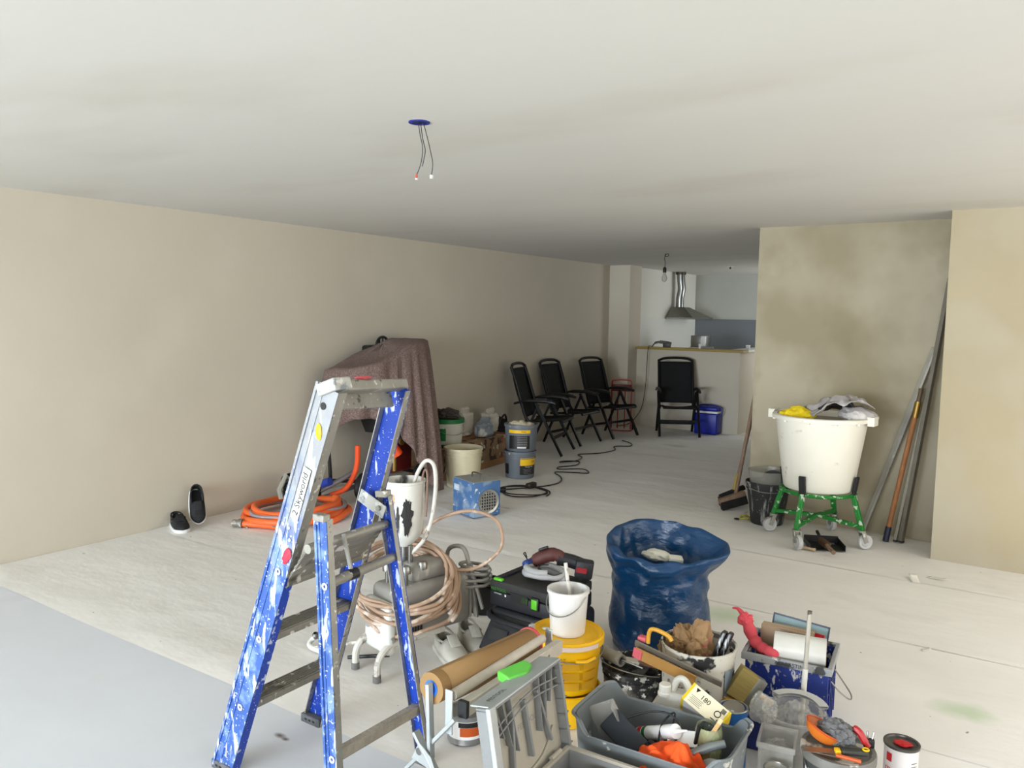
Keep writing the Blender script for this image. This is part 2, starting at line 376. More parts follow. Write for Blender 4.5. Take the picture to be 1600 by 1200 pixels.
def bucket(name, label, cat, loc, rb, rt, h, m, wall=.004, rims=(), handle=None, rz=0.0, group=None, inner=None, lid=None, floor_z=.006):
    t = thing(name, label, cat, loc, rz, group)
    R = lambda z: rb+(rt-rb)*z/h
    prof = [(0,0),(rb*.97,0),(rb,.006),(rt,h),(rt-wall,h),(rb-wall,floor_z+.004),(0,floor_z)]
    obj('body', lathe(prof, 40), m, t)
    for z, pr, th in rims:
        obj('rim', lathe([(R(z)-.001,z-th/2),(R(z)+pr,z-th/2),(R(z)+pr,z+th/2),(R(z)-.001,z+th/2)], 40), m, t)
    if handle:
        ang, zz, drop, mm = handle      # wire bail hanging down on the side of direction ang
        R1 = R(zz)+.006; pts = []
        for i in range(19):
            a = ang-PI/2+PI*i/18; k = math.sin(PI*i/18)
            pts.append((R1*math.cos(a)*(1+.03*k), R1*math.sin(a)*(1+.03*k), zz-drop*k))
        obj('handle', tube(pts, .0025, 6), mm, t)
    return t
def label_on(t, R, z, ang, w, h, m, name='label', nx=14, lift=.0012):
    return obj(name, wrap(patch(w,h,nx), R+lift, z, ang), m, t, recalc=False)
def text_on(t, s, size, R, z, ang, m, name='lettering', lift=.0022):
    g = text_geo(s, size); return obj(name, wrap(g, R+lift, z, ang), m, t, smooth=0, recalc=False)

# ------------------------------------------------------------------ ceiling fittings
jb = thing('ceiling_box', 'blue junction box with three loose black wires hanging from ceiling', 'junction box', (-2.095,2.435,H))
m_boxblue = mat('junction_blue', rgb(22,42,140), .4)
obj('box_ring', lathe([(.030,.0),(.042,0),(.042,-.004),(.030,-.004),(.030,0)], 32), m_boxblue, jb)
obj('box_base', lathe([(0,-.001),(.031,-.001),(.031,-.0025),(0,-.0025)], 32), mat('junction_dark', rgb(16,26,90), .6), jb)
for k,(pts,c) in enumerate((
    ([(0,-.005,-.002),(.008,-.004,-.05),(.018,0,-.10),(.012,.0,-.15),(-.002,0,-.185),(-.012,0,-.20)], 'r'),
    ([(.002,.006,-.002),(.012,.006,-.06),(.026,.006,-.11),(.018,.006,-.15),(.012,.006,-.17)], None),
    ([(.012,.01,-.002),(.028,.012,-.05),(.045,.014,-.11),(.056,.016,-.16),(.051,.016,-.205)], 'w'))):
    wv = obj('wire', tube(smooth_path(pts,6), .0016, 6), m_black, jb, smooth=180)
    if c == 'r': obj('connector', cbox(.007,.006,.014,(-.013,0,-.206)), mat('connector_red', rgb(190,80,60), .4), wv); obj('connector_tip', cbox(.007,.006,.006,(-.013,0,-.217)), m_white, wv)
    if c == 'w': obj('connector', cbox(.011,.008,.014,(.051,.016,-.212)), mat('connector_clear', rgb(220,220,214), .3), wv)
bl = thing('pendant_bulb', 'bare filament bulb on a black cord under the ceiling', 'light bulb', (-3.84,8.91,H))
obj('cord', tube(smooth_path([(0,0,0),(0,0,-.03),(.03,0,-.035),(.045,0,-.02),(.03,0,-.005),(.005,0,-.02),(-.005,0,-.06),(.004,0,-.11),(0,0,-.165)],6), .004, 6), m_black, bl, smooth=180)
obj('socket', lathe([(0,-.16),(.012,-.16),(.021,-.175),(.021,-.225),(0,-.225)], 20), m_black, bl)
obj('bulb', lathe([(.014,-.225),(.018,-.24),(.032,-.275),(.034,-.295),(.028,-.32),(.012,-.335),(0,-.337)], 24), mat('bulb_glass', rgb(190,182,168), .12, alpha=.55), bl, smooth=180)
obj('filament', tube([(.006*math.cos(a),.006*math.sin(a),-.25-.05*(a/25)) for a in [i*.9 for i in range(28)]], .0012, 5), m_steel, bl)
ss = thing('spot_socket', 'small dark lamp hook on the ceiling near the kitchen', 'ceiling hook', (-3.95,11.55,H))
obj('hook_plate', lathe([(0,0),(.05,0),(.05,-.006),(0,-.006)],20), m_white, ss); obj('hook', rod((0,0,-.005),(0,0,-.035),.014,10), m_black, ss)

# ------------------------------------------------------------------ kitchen
hd = thing('cooker_hood', 'stainless steel chimney hood on the kitchen wall', 'cooker hood', (-5.279,12.82,1.615))
def frustum(x0,x1,y0,y1,z0,X0,X1,Y0,Y1,z1):
    V = [Vector(p) for p in ((x0,y0,z0),(x1,y0,z0),(x1,y1,z0),(x0,y1,z0),(X0,Y0,z1),(X1,Y0,z1),(X1,Y1,z1),(X0,Y1,z1))]
    return (V, [(3,2,1,0),(4,5,6,7),(0,1,5,4),(1,2,6,5),(2,3,7,6),(3,0,4,7)])
m_hood = mat('hood_steel', rgb(128,126,116), .38, metal=.8)
obj('canopy', frustum(0,.46,-.45,.43,.03, 0,.22,-.24,.0,.20), m_hood, hd)
obj('canopy_edge', J(quadbox(0,.47,-.46,.44,0,.03)), m_steel, hd, bev=.003)
obj('flue_pipe', tube(smooth_path([(.10,-.12,.195),(.10,-.12,.35),(.12,-.11,.5),(.11,-.12,.62),(.10,-.12,.76)],6), .065, 20), m_steel, hd)
obj('flue_collar', lathe([(.065,.74),(.085,.74),(.085,.785),(.065,.785)], 24, (.10,-.12,0)), mat('flue_collar_dark', rgb(80,72,60), .5, metal=.6), hd)
obj('power_cable', tube(smooth_path([(.16,-.19,.20),(.17,-.20,.4),(.155,-.19,.55),(.165,-.2,.74)],5), .006, 6), m_black, hd)
ap = thing('counter_appliance', 'small stainless box appliance standing on the kitchen counter', 'appliance', (-4.5,11.92,0))
obj('counter_pedestal', quadbox(-.14,.14,-.12,.12,0,1.19), m_white, ap)
obj('housing', rbox(.24,.22,.18,(0,0,1.19),.006), m_steel, ap)
obj('front_panel', rbox(.07,.012,.17,(.085,-.116,1.195),.003), m_white, ap)
tr = tag(obj('kitchen_tray', J(box(.16,.08,.035,(0,0,0))), mat('tray_grey', rgb(120,118,108), .5), bev=.006, loc=(-4.08,11.10,1.2)), 'flat grey tray lying on the bar top', 'tray')
cu = thing('white_cup', 'little white upright tube on the bar top', 'cup', (-4.21,11.12,1.2)); obj('body', lathe([(0,0),(.016,0),(.017,.055),(.014,.055),(.013,.004),(0,.004)],18), m_white, cu); obj('cap', cyl(.018,.01,(0,0,.055),18), m_white, cu)
cu2 = thing('glass_jar', 'small pale jar at the right end of the bar top', 'jar', (-3.64,11.55,1.2)); obj('body', lathe([(0,0),(.03,0),(.032,.05),(.028,.05),(.027,.004),(0,.004)],18), mat('jar_pale', rgb(205,205,200), .2), cu2); obj('lid', cyl(.033,.012,(0,0,.05),18), m_white, cu2)
pt = thing('plaster_sander', 'grey corded power tool lying on the bar top', 'power tool', (-4.78,11.12,1.2), .1)
m_toolg = mat('tool_grey', rgb(92,92,86), .5)
obj('tool_body', tube(smooth_path([(-.17,0,.0),(-.12,0,.06),(-.04,0,.075),(.06,0,.065),(.12,0,.05)],5), [.010]*5+[.018]*5+[.024]*5+[.028]*6, 10), m_toolg, pt)
obj('tool_head', rbox(.11,.07,.07,(.06,0,0),.01), mat('tool_dark', rgb(60,60,58), .5), pt)
obj('cord', tube(smooth_path([(-.17,-.0,.004),(-.18,-.135,-.0),(-.19,-.15,-.25),(-.20,-.15,-.55),(-.235,-.16,-.85),(-.30,-.19,-1.02),(-.40,-.3,-1.15),(-.55,-.42,-1.185)],6), .005, 6), m_black, pt, smooth=180)

# ------------------------------------------------------------------ garden chairs
def make_chair(label):
    t = thing('garden_chair', label, 'chair', group='black folding garden chairs')
    W = .27
    for s in (-1,1):
        y = s*W
        obj('leg', bar((.36,y,.012),(.03,y,.615),.028,.034,(0,1,0)), m_blackmetal, t, bev=.004)       # front leg up to the armrest
        obj('leg', bar((-.20,y*.93,.012),(.06,y*.93,.60),.024,.034,(0,1,0)), m_blackmetal, t, bev=.004) # rear leg
        obj('armrest', tube(smooth_path([(-.24,y,.60),(-.10,y,.635),(.10,y,.645),(.22,y,.635),(.27,y,.62)],4), [.014]*4+[.022]*9+[.018]*4, 10), m_black, t)
        bf = [(-.02,y*.88,.36),(-.10,y*.88,.44),(-.16,y*.88,.62),(-.23,y*.88,.85),(-.295,y*.88,1.03)]
        obj('back_rail', tube(smooth_path(bf,5), .019, 8), m_blackmetal, t)
        obj('seat_rail', tube(smooth_path([(-.12,y*.85,.39),(.1,y*.85,.405),(.30,y*.85,.43),(.345,y*.85,.415)],4), .014, 8), m_blackmetal, t)
    obj('top_rail', tube(smooth_path([(-.29,-W*.88,1.02),(-.305,-W*.6,1.05),(-.31,0,1.06),(-.305,W*.6,1.05),(-.29,W*.88,1.02)],5), .018, 8), m_blackmetal, t)
    def back(u,v):
        z = .43+.575*v; x = -.105-.185*v - .02*math.sin(PI*v) - .025*math.sin(PI*u)
        return (x, (u-.5)*2*W*.92, z)
    obj('back_fabric', grid(10,12,back), m_blackfab, t, thick=.006)
    def seat(u,v):
        return (-.10+.42*v, (u-.5)*2*W*.88, .40+.03*v-.022*math.sin(PI*u)-.01*math.sin(PI*v))
    obj('seat_fabric', grid(10,10,seat), m_blackfab, t, thick=.006)
    obj('stretcher', rod((.345,-W*.86,.405),(.345,W*.86,.405),.014,8), m_blackmetal, t)
    obj('stretcher', bar((-.14,-W,.135),(-.14,W,.135),.018,.03), m_blackmetal, t)
    obj('stretcher', bar((.25,-W,.215),(.25,W,.215),.018,.03), m_blackmetal, t)
    return t
c1 = make_chair('black folding garden chair nearest the stacked grey buckets, back to the long wall')
f1 = math.radians(14); c1.location = (-4.68-.36*math.cos(f1), 8.18-.36*math.sin(f1), .006); c1.rotation_euler = (0,0,f1)
dup(c1, (-5.15,8.96,.006), 0, 'black folding garden chair in the middle of the three along the long wall')
f3 = math.radians(-11); dup(c1, (-4.69-.36*math.cos(f3), 9.76-.36*math.sin(f3), .006), f3, 'black folding garden chair beside the red hand truck')
f4 = math.radians(-60); dup(c1, (-4.30,10.56,.006), f4, 'black folding garden chair standing alone in front of kitchen bar')
cb = thing('cool_box', 'blue cool box with white trim behind the chair at the bar', 'cool box', (-3.97,10.915,.006))
m_cool = mat('cool_blue', rgb(10,30,150), .4)
obj('body', rbox(.33,.22,.30,(0,0,0),.02,3,1.04,1.04), m_cool, cb); obj('trim', rbox(.355,.24,.03,(0,0,.30),.008), m_white, cb)
obj('lid', rbox(.345,.23,.06,(0,0,.33),.02,3), m_cool, cb); obj('handle', tube(smooth_path([(-.185,0,.27),(-.20,0,.36),(-.10,.0,.405),(.1,0,.405),(.20,0,.36),(.185,0,.27)],4), .009, 8), m_cool, cb)
ht = thing('hand_truck', 'folding red tubular hand truck behind the third chair', 'hand truck', (-5.10,10.43,.006), math.radians(22))
obj('frame', tube(smooth_path([(-.14,0,.02),(-.14,0,.3),(-.14,0,.66),(-.10,0,.72),(.10,0,.72),(.14,0,.66),(.14,0,.3),(.14,0,.02)],5), .011, 8), m_redp, ht)
obj('back_plate', rbox(.28,.02,.10,(0,-.005,.56),.006), mat('red_dark', rgb(110,18,20), .5), ht)
for s in (-1,1): obj('upright', rod((s*.05,0,.02),(s*.05,0,.56),.008,8), m_redp, ht)
obj('toe_plate', tube(smooth_path([(-.14,0,.02),(-.14,-.18,.014),(.14,-.18,.014),(.14,0,.02)],4), .010, 8), m_redp, ht)
for s in (-1,1): w_ = obj('wheel', T(lathe([(.02,-.012),(.055,-.012),(.06,0),(.055,.012),(.02,.012)],20), (s*.17,.03,.06), (0,PI/2,0)), m_rubber, ht); obj('hub', T(cyl(.02,.03,(0,0,-.015),12),(s*.17,.03,.06),(0,PI/2,0)), m_redp, w_)
bb = thing('black_bag', 'black shoulder bag slumped behind the first garden chair', 'bag', (-5.33,7.62,.006))
obj('body', T(crumple(.15,.20,.30,3,4,.16,1.4), (0,0,0)), m_blackfab, bb, smooth=60)
obj('strap', tube(smooth_path([(.05,-.15,.28),(.10,-.08,.42),(.08,.05,.47),(.05,.14,.30)],5), .012, 6), m_black, bb)

# ------------------------------------------------------------------ buckets and boxes along the long wall
m_gb = mat('bucket_grey', rgb(104,110,116), .45, var=(6,.08), spots=[(rgb(190,190,184),16,.70,.04)])
bx, by = -4.41, 6.72; ph = PHI(bx,by)
b1 = bucket('plaster_bucket', 'lower grey bucket of the stacked pair, yellow and black label', 'bucket', (bx,by,.006), .146,.163,.275, m_gb, rims=((.262,.006,.022),(.205,.005,.006)), group='grey buckets')
R1 = .158
label_on(b1, .158, .175, ph+.62, .19, .075, m_yel); label_on(b1,.1535,.09,ph+.62,.19,.09,m_blk)
ar = obj('badge', wrap(([Vector(p) for p in ((-.05,0,0),(-.03,.022,0),(.05,.022,0),(.05,-.022,0),(-.03,-.022,0))],[(4,3,2,1,0)]), .1598,.175,ph+.95), m_wht, b1, recalc=False)
text_on(b1,'Uzin',.03,.1605,.175,ph+.98,m_blk); text_on(b1,'Flüssige Folie',.018,.1545,.125,ph+.66,m_wht)
for i in range(4): label_on(b1,.1545,.10-.014*i,ph+.55,.10-.02*(i%2),.004,m_greyp,'print_line')
label_on(b1,.1535,.11,ph-1.0,.06,.13,m_blk)
b2 = bucket('plaster_bucket', 'upper grey bucket of the stacked pair, holding crumpled cloths', 'bucket', (bx+.01,by,.275+.008), .148,.168,.27, m_gb, rims=((.257,.007,.026),), group='grey buckets', floor_z=.17)
label_on(b2,.1635,.205,ph-.12,.235,.032,m_yel); label_on(b2,.1585,.105,ph-.12,.22,.15,m_blk)
for i in range(7): label_on(b2,.160,.165-.017*i,ph+.08,.10,.006,m_greyp,'print_line')
label_on(b2,.160,.045,ph+.05,.09,.012,m_wht,'print_line'); text_on(b2,'Fresh',.022,.1642,.205,ph+.16,m_blk)
tag(obj('work_gloves', T(crumple(.13,.09,.07,8,4,.5,2.4),(bx+.02,by-.02,.475),(0,0,.4)), mat('cream_cloth', rgb(190,178,152), .9, var=(12,.15)), smooth=70), 'crumpled cream cloths piled on the upper grey bucket', 'cloth')

m_cream = mat('bucket_cream', rgb(206,196,164), .5, var=(5,.06), spots=[(rgb(96,84,60),30,.74,.02)])
bc = bucket('cream_bucket', 'empty cream plastic bucket standing in front of the green-lidded one', 'bucket', (-4.60,6.02,.006), .155,.182,.375, m_cream, rims=((.365,.008,.02),(.325,.006,.008),(.295,.006,.008)))
# cardboard box with a wood print, bags on it and the green bucket
m_boxw = mat('box_printed', rgb(150,118,84), .75, var=(14,.25), spots=[(rgb(70,48,34),11,.52,.04),(rgb(206,196,180),9,.60,.03),(rgb(136,60,32),7,.62,.03)])
cbx = thing('carton', 'low cardboard carton printed with firewood, carrying paper bags', 'cardboard box', (-5.13,6.72,.006), math.radians(4))
obj('body', rbox(.42,1.36,.31,(0,0,0),.006), m_boxw, cbx); obj('flap', T(box(.20,1.3,.004),(-.06,0,.312)), mat('cardboard', rgb(160,122,80), .85), cbx)
obj('bottom_band', J(quadbox(-.213,.213,-.683,.683,.0,.07)), mat('cardboard', rgb(160,122,80), .85), cbx)
m_bagp = mat('paper_bag_white', rgb(206,200,186), .8, var=(8,.08), spots=[(rgb(196,106,50),5,.68,.04),(rgb(110,130,150),6,.66,.04)])
for k,(lx,ly,hx,hy,hz,s_,lab) in enumerate(((-5.24,6.86,.09,.11,.21,2,'tall white paper sack with orange print on the carton'),(-5.05,6.98,.08,.13,.12,5,'blue and white plastic sack lying on the carton'),(-5.17,7.24,.10,.11,.18,9,'white paper sack on the far end of the carton'))):
    mm = m_bagp if k!=1 else mat('sack_blue', rgb(150,160,168), .45, var=(7,.15), spots=[(rgb(50,70,130),5,.62,.05),(rgb(225,225,222),6,.55,.05)])
    sk = thing('sack', lab, 'sack', (lx,ly,.322)); obj('body', pillow(hx*1.7,hy*1.7,hz*1.25,s_,.22,.5), mm, sk, smooth=50); obj('fold', T(pillow(hx*.5,hy*1.3,.06,s_+3,.3,.6),(0,0,hz*1.2),(.15,.2,0)), mm, sk, smooth=50)
gx, gy = -5.03, 6.30; ph = PHI(gx,gy)
m_gw = mat('bucket_white_dirty', rgb(206,204,190), .45, var=(7,.05)); m_green = mat('green_plastic', rgb(18,110,52), .45)
gb = bucket('paint_bucket', 'white bucket with green lid and green label on the carton', 'bucket', (gx,gy,.322), .150,.170,.27, m_gw, handle=(ph+.5,.22,.10,m_silverwire))
obj('lid', lathe([(0,.272),(.165,.272),(.178,.275),(.178,.232),(.172,.232)],40), m_green, gb); obj('base_ring', lathe([(.150,.002),(.157,.002),(.157,.022),(.152,.022)],40), m_green, gb)
label_on(gb,.162,.135,ph-.45,.13,.15,m_green); text_on(gb,'Knauf Fill',.024,.1625,.19,ph-.45,m_wht)
tag(obj('dust_mask', T(crumple(.13,.10,.06,4,4,.5,2.6),(gx,gy,.598)), mat('dark_rag', rgb(74,68,62), .9, var=(9,.4)), smooth=60), 'dark dirty rag heaped on the green bucket lid', 'rag')

# blue electric heater
m_heat = mat('heater_blue', rgb(74,114,164), .6, metal=.1, var=(6,.15), spots=[(rgb(140,160,180),9,.50,.16,6),(rgb(206,210,210),24,.62,.05,5)])
m_heattop = mat('heater_dusty_top', rgb(160,162,156), .7, var=(8,.1))
he = thing('fan_heater', 'paint-spattered blue box heater with round grille and handle', 'heater', (-3.86,5.235,.006), math.radians(-20))
obj('housing', rbox(.315,.265,.285,(0,0,.008),.008), m_heat, he); obj('top_sheet', rbox(.315,.265,.004,(0,0,.293),.0015,1), m_heattop, he)
gr = obj('grille', T(lathe([(.082,0),(.10,0),(.10,.012),(.082,.006)],32),(.1575,.01,.13),(0,PI/2,0)), m_alu, he)
obj('grille_back', T(cyl(.083,.002,(0,0,0),32),(.1578,.01,.13),(0,PI/2,0)), m_black, gr)
for k in range(-3,4):
    L_ = math.sqrt(max(.0001,.083**2-(k*.024)**2))
    obj('grille_bar', cbox(.006,2*L_,.007,(.164,.01,.13+k*.024)), m_alu, gr); obj('grille_bar', cbox(.006,.007,2*L_,(.164,.01+k*.024,.13)), m_alu, gr)
obj('handle', tube(smooth_path([(-.07,0,.297),(-.065,0,.33),(-.03,0,.34),(.03,0,.34),(.065,0,.33),(.07,0,.297)],4), .007, 8), mat('handle_dark', rgb(100,96,86), .5, metal=.5), he)
pl = obj('name_plate', cbox(.075,.003,.05,(-.095,-.134,.22)), mat('plate_pale', rgb(190,205,220), .5), he); obj('plate_lettering', T(text_geo('EH3',.03),(-.095,-.1365,.22),(PI/2,0,0)), m_wht, pl, smooth=0, recalc=False)
for sx in (-1,1):
    for sy in (-1,1): obj('foot', cyl(.012,.01,(sx*.13,sy*.11,0),10), m_rubber, he)

# extension cable
ecb = []
ecb += coil(.26,.20,2.6,.010,.030,c=(-3.98,6.12),n=22,wob=.22,seed=4,ry=.85)
ecb += [(-3.95,6.45,.012),(-3.93,6.72,.010),(-4.06,6.95,.010),(-4.22,7.10,.012),(-4.08,7.20,.012),(-3.92,7.28,.012),(-4.05,7.40,.02),(-4.25,7.25,.018),(-4.33,7.38,.012),(-4.24,7.58,.012),(-4.32,7.80,.012),(-4.46,7.72,.012),(-4.45,7.60,.02),(-4.36,7.78,.016),(-4.42,8.05,.012),(-4.55,8.2,.012),(-4.40,8.42,.012),(-4.35,8.75,.012),(-4.48,9.0,.012),(-4.33,9.15,.012),(-4.42,9.35,.012),(-4.62,9.5,.012)]
ec = thing('extension_cable', 'black extension cable coiled by the heater and snaking to the chairs', 'cable', (0,0,0))
obj('cable', tube(smooth_path(ecb,4), .006, 6), m_black, ec, smooth=180)
obj('plug', rod((-4.17,5.97,.03),(-4.10,6.02,.03),.024,12), m_black, ec); obj('socket', rbox(.06,.12,.05,(-4.02,6.33,.008),.012), mat('socket_dark', rgb(44,34,30), .5), ec)

# ------------------------------------------------------------------ sneakers against the wall
def shoe_geo(L=.30, W=.112):
    """low shoe, toe towards +x, heel at -x, sole at z=0: upper and sole"""
    def half(x):
        t = x/L+.5
        return W/2*(.72+.28*math.sin(PI*min(1,max(0,(t-.05)/1.25))))*(1 if t<.8 else math.sqrt(max(0,1-((t-.8)/.2)**2))*.85+.15*(1-(t-.8)/.2))*(1 if t>.16 else math.sqrt(max(0.0,1-((.16-t)/.16)**2)))
    def topz(x):
        t = x/L+.5
        if t < .45: return .102-.03*max(0,1-t/.03)
        return .106-(t-.45)/.55*.062
    n, m_ = 24, 14; up_V, up_F = [], []
    for i in range(n+1):
        x = -L/2*math.cos(PI*i/n); h_ = half(x); z = topz(x)
        for k in range(m_+1):
            a = PI*k/m_; y = h_*math.cos(a)*(1 if abs(math.cos(a))>.5 else 1); zz = .022+(z-.022)*(math.sin(a)**.55)
            up_V.append(Vector((x,y,zz)))
    for i in range(n):
        for k in range(m_):
            t = .5-.5*math.cos(PI*(i+.5)/n)
            if .035 < t < .50 and 2 <= k <= 11: continue      # opening for the foot
            a = i*(m_+1)+k; up_F.append((a,a+1,a+m_+2,a+m_+1))
    out = [(-L/2*math.cos(PI*i/n)*1.02, half(-L/2*math.cos(PI*i/n))+.006) for i in range(n+1)]
    ol = [(x,y) for x,y in out]+[(x,-y) for x,y in reversed(out)]
    return (up_V,up_F), prism(ol,.026,0), half
def make_shoe(name, label, cat, loc, rot, mu, ms, mi, group, lace=None, stripe=None):
    t = thing(name, label, cat, loc, group=group, rot=rot); ug, sg, hf = shoe_geo()
    obj('upper', ug, mu, t, thick=.005, smooth=60); obj('sole', sg, ms, t, bev=.006)
    obj('insole', prism([(-.13,.022),(-.10,.036),(.01,.042),(.01,-.042),(-.10,-.036),(-.13,-.022)],.002,.034), mi, t)
    obj('tongue', T(rbox(.075,.05,.006,(0,0,0),.002),(.04,0,.096),(0,.45,0)), mu, t)
    if lace is not None:
        for k in range(5): obj('lace', tube([(.012+k*.019,-.026,.104-k*.009),(.017+k*.019,0,.112-k*.0105),(.012+k*.019,.026,.104-k*.009)],.0028,6), lace, t)
    obj('heel_collar', tube(smooth_path([(.0,.042,.084),(-.06,.044,.078),(-.118,.034,.092),(-.139,.014,.098),(-.142,0,.099),(-.139,-.014,.098),(-.118,-.034,.092),(-.06,-.044,.078),(.0,-.042,.084)],4),.006,8), mu, t)
    if stripe is not None:
        for s in (-1,1): obj('side_stripe', tube(smooth_path([(-.10,s*.040,.03),(-.05,s*.0455,.052),(.0,s*.046,.062),(.05,s*.0475,.04)],4),[.003]*4+[.006]*5+[.003]*4,6), stripe, t)
    return t
m_sneak = mat('sneaker_black', rgb(24,24,26), .8, bump=(90,.2,.003)); m_sole = mat('sole_white', rgb(222,222,220), .6); m_ins = mat('insole_dark', rgb(16,16,18), .9)
m_stripe = mat('stripe_grey', rgb(92,90,88), .6)
make_shoe('sneaker','black sneaker with white sole lying flat by the long wall','shoe',(-5.345,3.49,.006),(0,0,math.radians(-22)),m_sneak,m_sole,m_ins,'black sneakers',m_black,m_stripe)
make_shoe('sneaker','black sneaker propped upright against the long wall, toe down','shoe',(-5.375,3.66,.135),(0,math.radians(50),math.radians(-28)),m_sneak,m_sole,m_ins,'black sneakers',m_black,m_stripe)

# ------------------------------------------------------------------ hose and cable heap
m_hose = mat('hose_orange', rgb(236,106,48), .5, var=(5,.08), spots=[(rgb(196,170,160),9,.70,.06)])
m_hoseg = mat('hose_grey', rgb(150,144,150), .5)
hs = thing('air_hose', 'thick orange hose with a metal coupling coiled on the floor', 'hose', (0,0,0))
pth = [(-5.00,3.83,.028),(-4.93,3.80,.03),(-4.84,3.86,.03)]+coil(.34,.30,3.3,.03,.105,c=(-4.93,4.26),n=26,wob=.16,seed=2,ry=1.12,zw=.03)
pth = pth[:3]+[p for p in coil(.40,.30,3.2,.034,.12,c=(-4.95,4.26),n=26,wob=.14,seed=2,ry=1.08,zw=.02)]
obj('hose', tube(smooth_path(pth[3:],3), .025, 10), m_hose, hs, smooth=180)
obj('hose_tail', tube(smooth_path([(-5.02,3.80,.034),(-4.90,3.86,.032),(-4.72,3.94,.032),(-4.60,4.10,.05),(-4.55,4.26,.075)],5), .024, 10), m_hose, hs, smooth=180)
cp = obj('coupling', T(lathe([(.024,0),(.034,0),(.034,.03),(.028,.035),(.028,.075),(.024,.075),(.024,0)],20),(-5.01,3.80,.036),(PI/2,0,math.radians(-62))), m_aludirty, hs)
obj('coupling_lever', bar((-4.985,3.815,.03),(-4.95,3.79,.012),.012,.008), m_aludirty, cp)
obj('tape_band', tube([(-4.78,3.905,.046),(-4.735,3.92,.05)],.029,12), mat('tape_grey', rgb(128,118,96), .6), hs)
hg = tag(obj('grey_hose', tube(smooth_path(coil(.37,.33,2.2,.025,.10,c=(-4.93,4.28),n=24,wob=.2,seed=7,ry=1.1,zw=.03),3), .014, 8), m_hoseg, smooth=180), 'thin grey hose coiled together with the orange hose', 'hose')
kc = thing('cable_coil', 'bundle of dirty black cable coiled on the orange hose', 'cable', (-5.06,4.42,.15))
for k in range(5): obj('loop', tube(smooth_path(coil(.165-.012*(k%2),.15,1.9,.0+.028*k,.02+.028*k,n=20,wob=.14,seed=k+3,ry=.9,zw=.02),3), .010, 7), m_rubber, kc, smooth=180)
obj('tie', tube([(-.02,-.19,-.01),(-.03,-.20,.06),(-.03,-.13,.17),(-.02,-.09,.10)],.022,8), mat('tape_pale', rgb(150,148,136), .7), kc)
obj('plug', rod((.20,.05,.10),(.28,.06,.13),.034,12), mat('plug_blue', rgb(24,50,140), .5), kc)

# ------------------------------------------------------------------ plaster pump under a blanket
pm = thing('plaster_pump', 'dark plaster pump half hidden under the brown felt blanket', 'pump', (-5.05,5.30,.006))
m_pumpred = mat('pump_red', rgb(110,26,22), .5); m_brass = mat('brass', rgb(150,120,60), .4, metal=.8); m_orange = mat('orange_plastic', rgb(232,78,20), .45)
m_pumpdark = mat('pump_dark', rgb(30,30,30), .6, var=(9,.3))
obj('frame', J(tube(smooth_path([(-.28,-.30,.10),(-.28,-.30,1.02),(-.24,.2,1.10),(-.28,.45,1.22),(-.28,.52,.10)],6),.017,8), tube(smooth_path([(.14,-.05,.10),(.12,-.1,1.0),(.14,.2,1.10),(.16,.42,1.22),(.2,.46,.10)],6),.017,8), rod((-.28,.45,1.22),(.16,.42,1.22),.017), rod((-.28,-.30,.12),(.14,-.05,.12),.017), rod((-.28,.52,.12),(.2,.46,.12),.017)), m_pumpdark, pm)
obj('hopper', frustum(-.12,.12,-.02,.30,.55,-.26,.13,-.15,.42,1.05), m_pumpdark, pm)
obj('motor', rbox(.26,.30,.28,(.02,.18,.18),.03,3), m_pumpred, pm)
obj('valve', J(rod((.20,.02,.22),(.20,.02,.62),.022), rod((.16,.02,.50),(.28,.02,.50),.017), T(lathe([(0,0),(.035,0),(.035,.02),(0,.02)],16),(.28,.02,.5),(0,PI/2,0))), m_brass, pm)
obj('orange_funnel', tube([(.20,-.16,.66),(.26,-.02,.38)],[.02,.062],16), m_orange, pm)
obj('orange_pipe', tube(smooth_path([(.16,-.40,.50),(.16,-.42,.30),(.12,-.50,.14),(.05,-.62,.09)],5),.022,10), m_orange, pm)
obj('pressure_gauge', T(lathe([(0,0),(.045,0),(.045,.03),(0,.03)],20),(.22,.12,.52),(0,PI/2,-.5)), m_steel, pm)
for s,(wx,wy) in enumerate(((.16,-.34),(.26,.30))):
    w_ = obj('wheel', T(lathe([(.03,-.035),(.10,-.035),(.125,-.015),(.125,.015),(.10,.035),(.03,.035)],24),(wx,wy,.125),(0,PI/2,.35)), m_rubber, pm); obj('hub', T(cyl(.035,.08,(0,0,-.04),12),(wx,wy,.125),(0,PI/2,.35)), m_steel, w_)
obj('drawbar', J(rod((.10,-.36,.26),(.02,-.86,.10),.022), rod((.10,-.38,.13),(.0,-.86,.05),.020)), mat('tube_lilac_grey', rgb(140,138,146), .45, metal=.4), pm)
m_blanket = mat('felt_blanket', rgb(114,94,88), .95, var=(85,.5), bump=(130,.5,.004), spots=[(rgb(172,160,154),110,.66,.04,2),(rgb(78,62,58),80,.66,.05,2),(rgb(206,196,190),14,.78,.02,2),(rgb(150,110,110),60,.70,.04,2)])
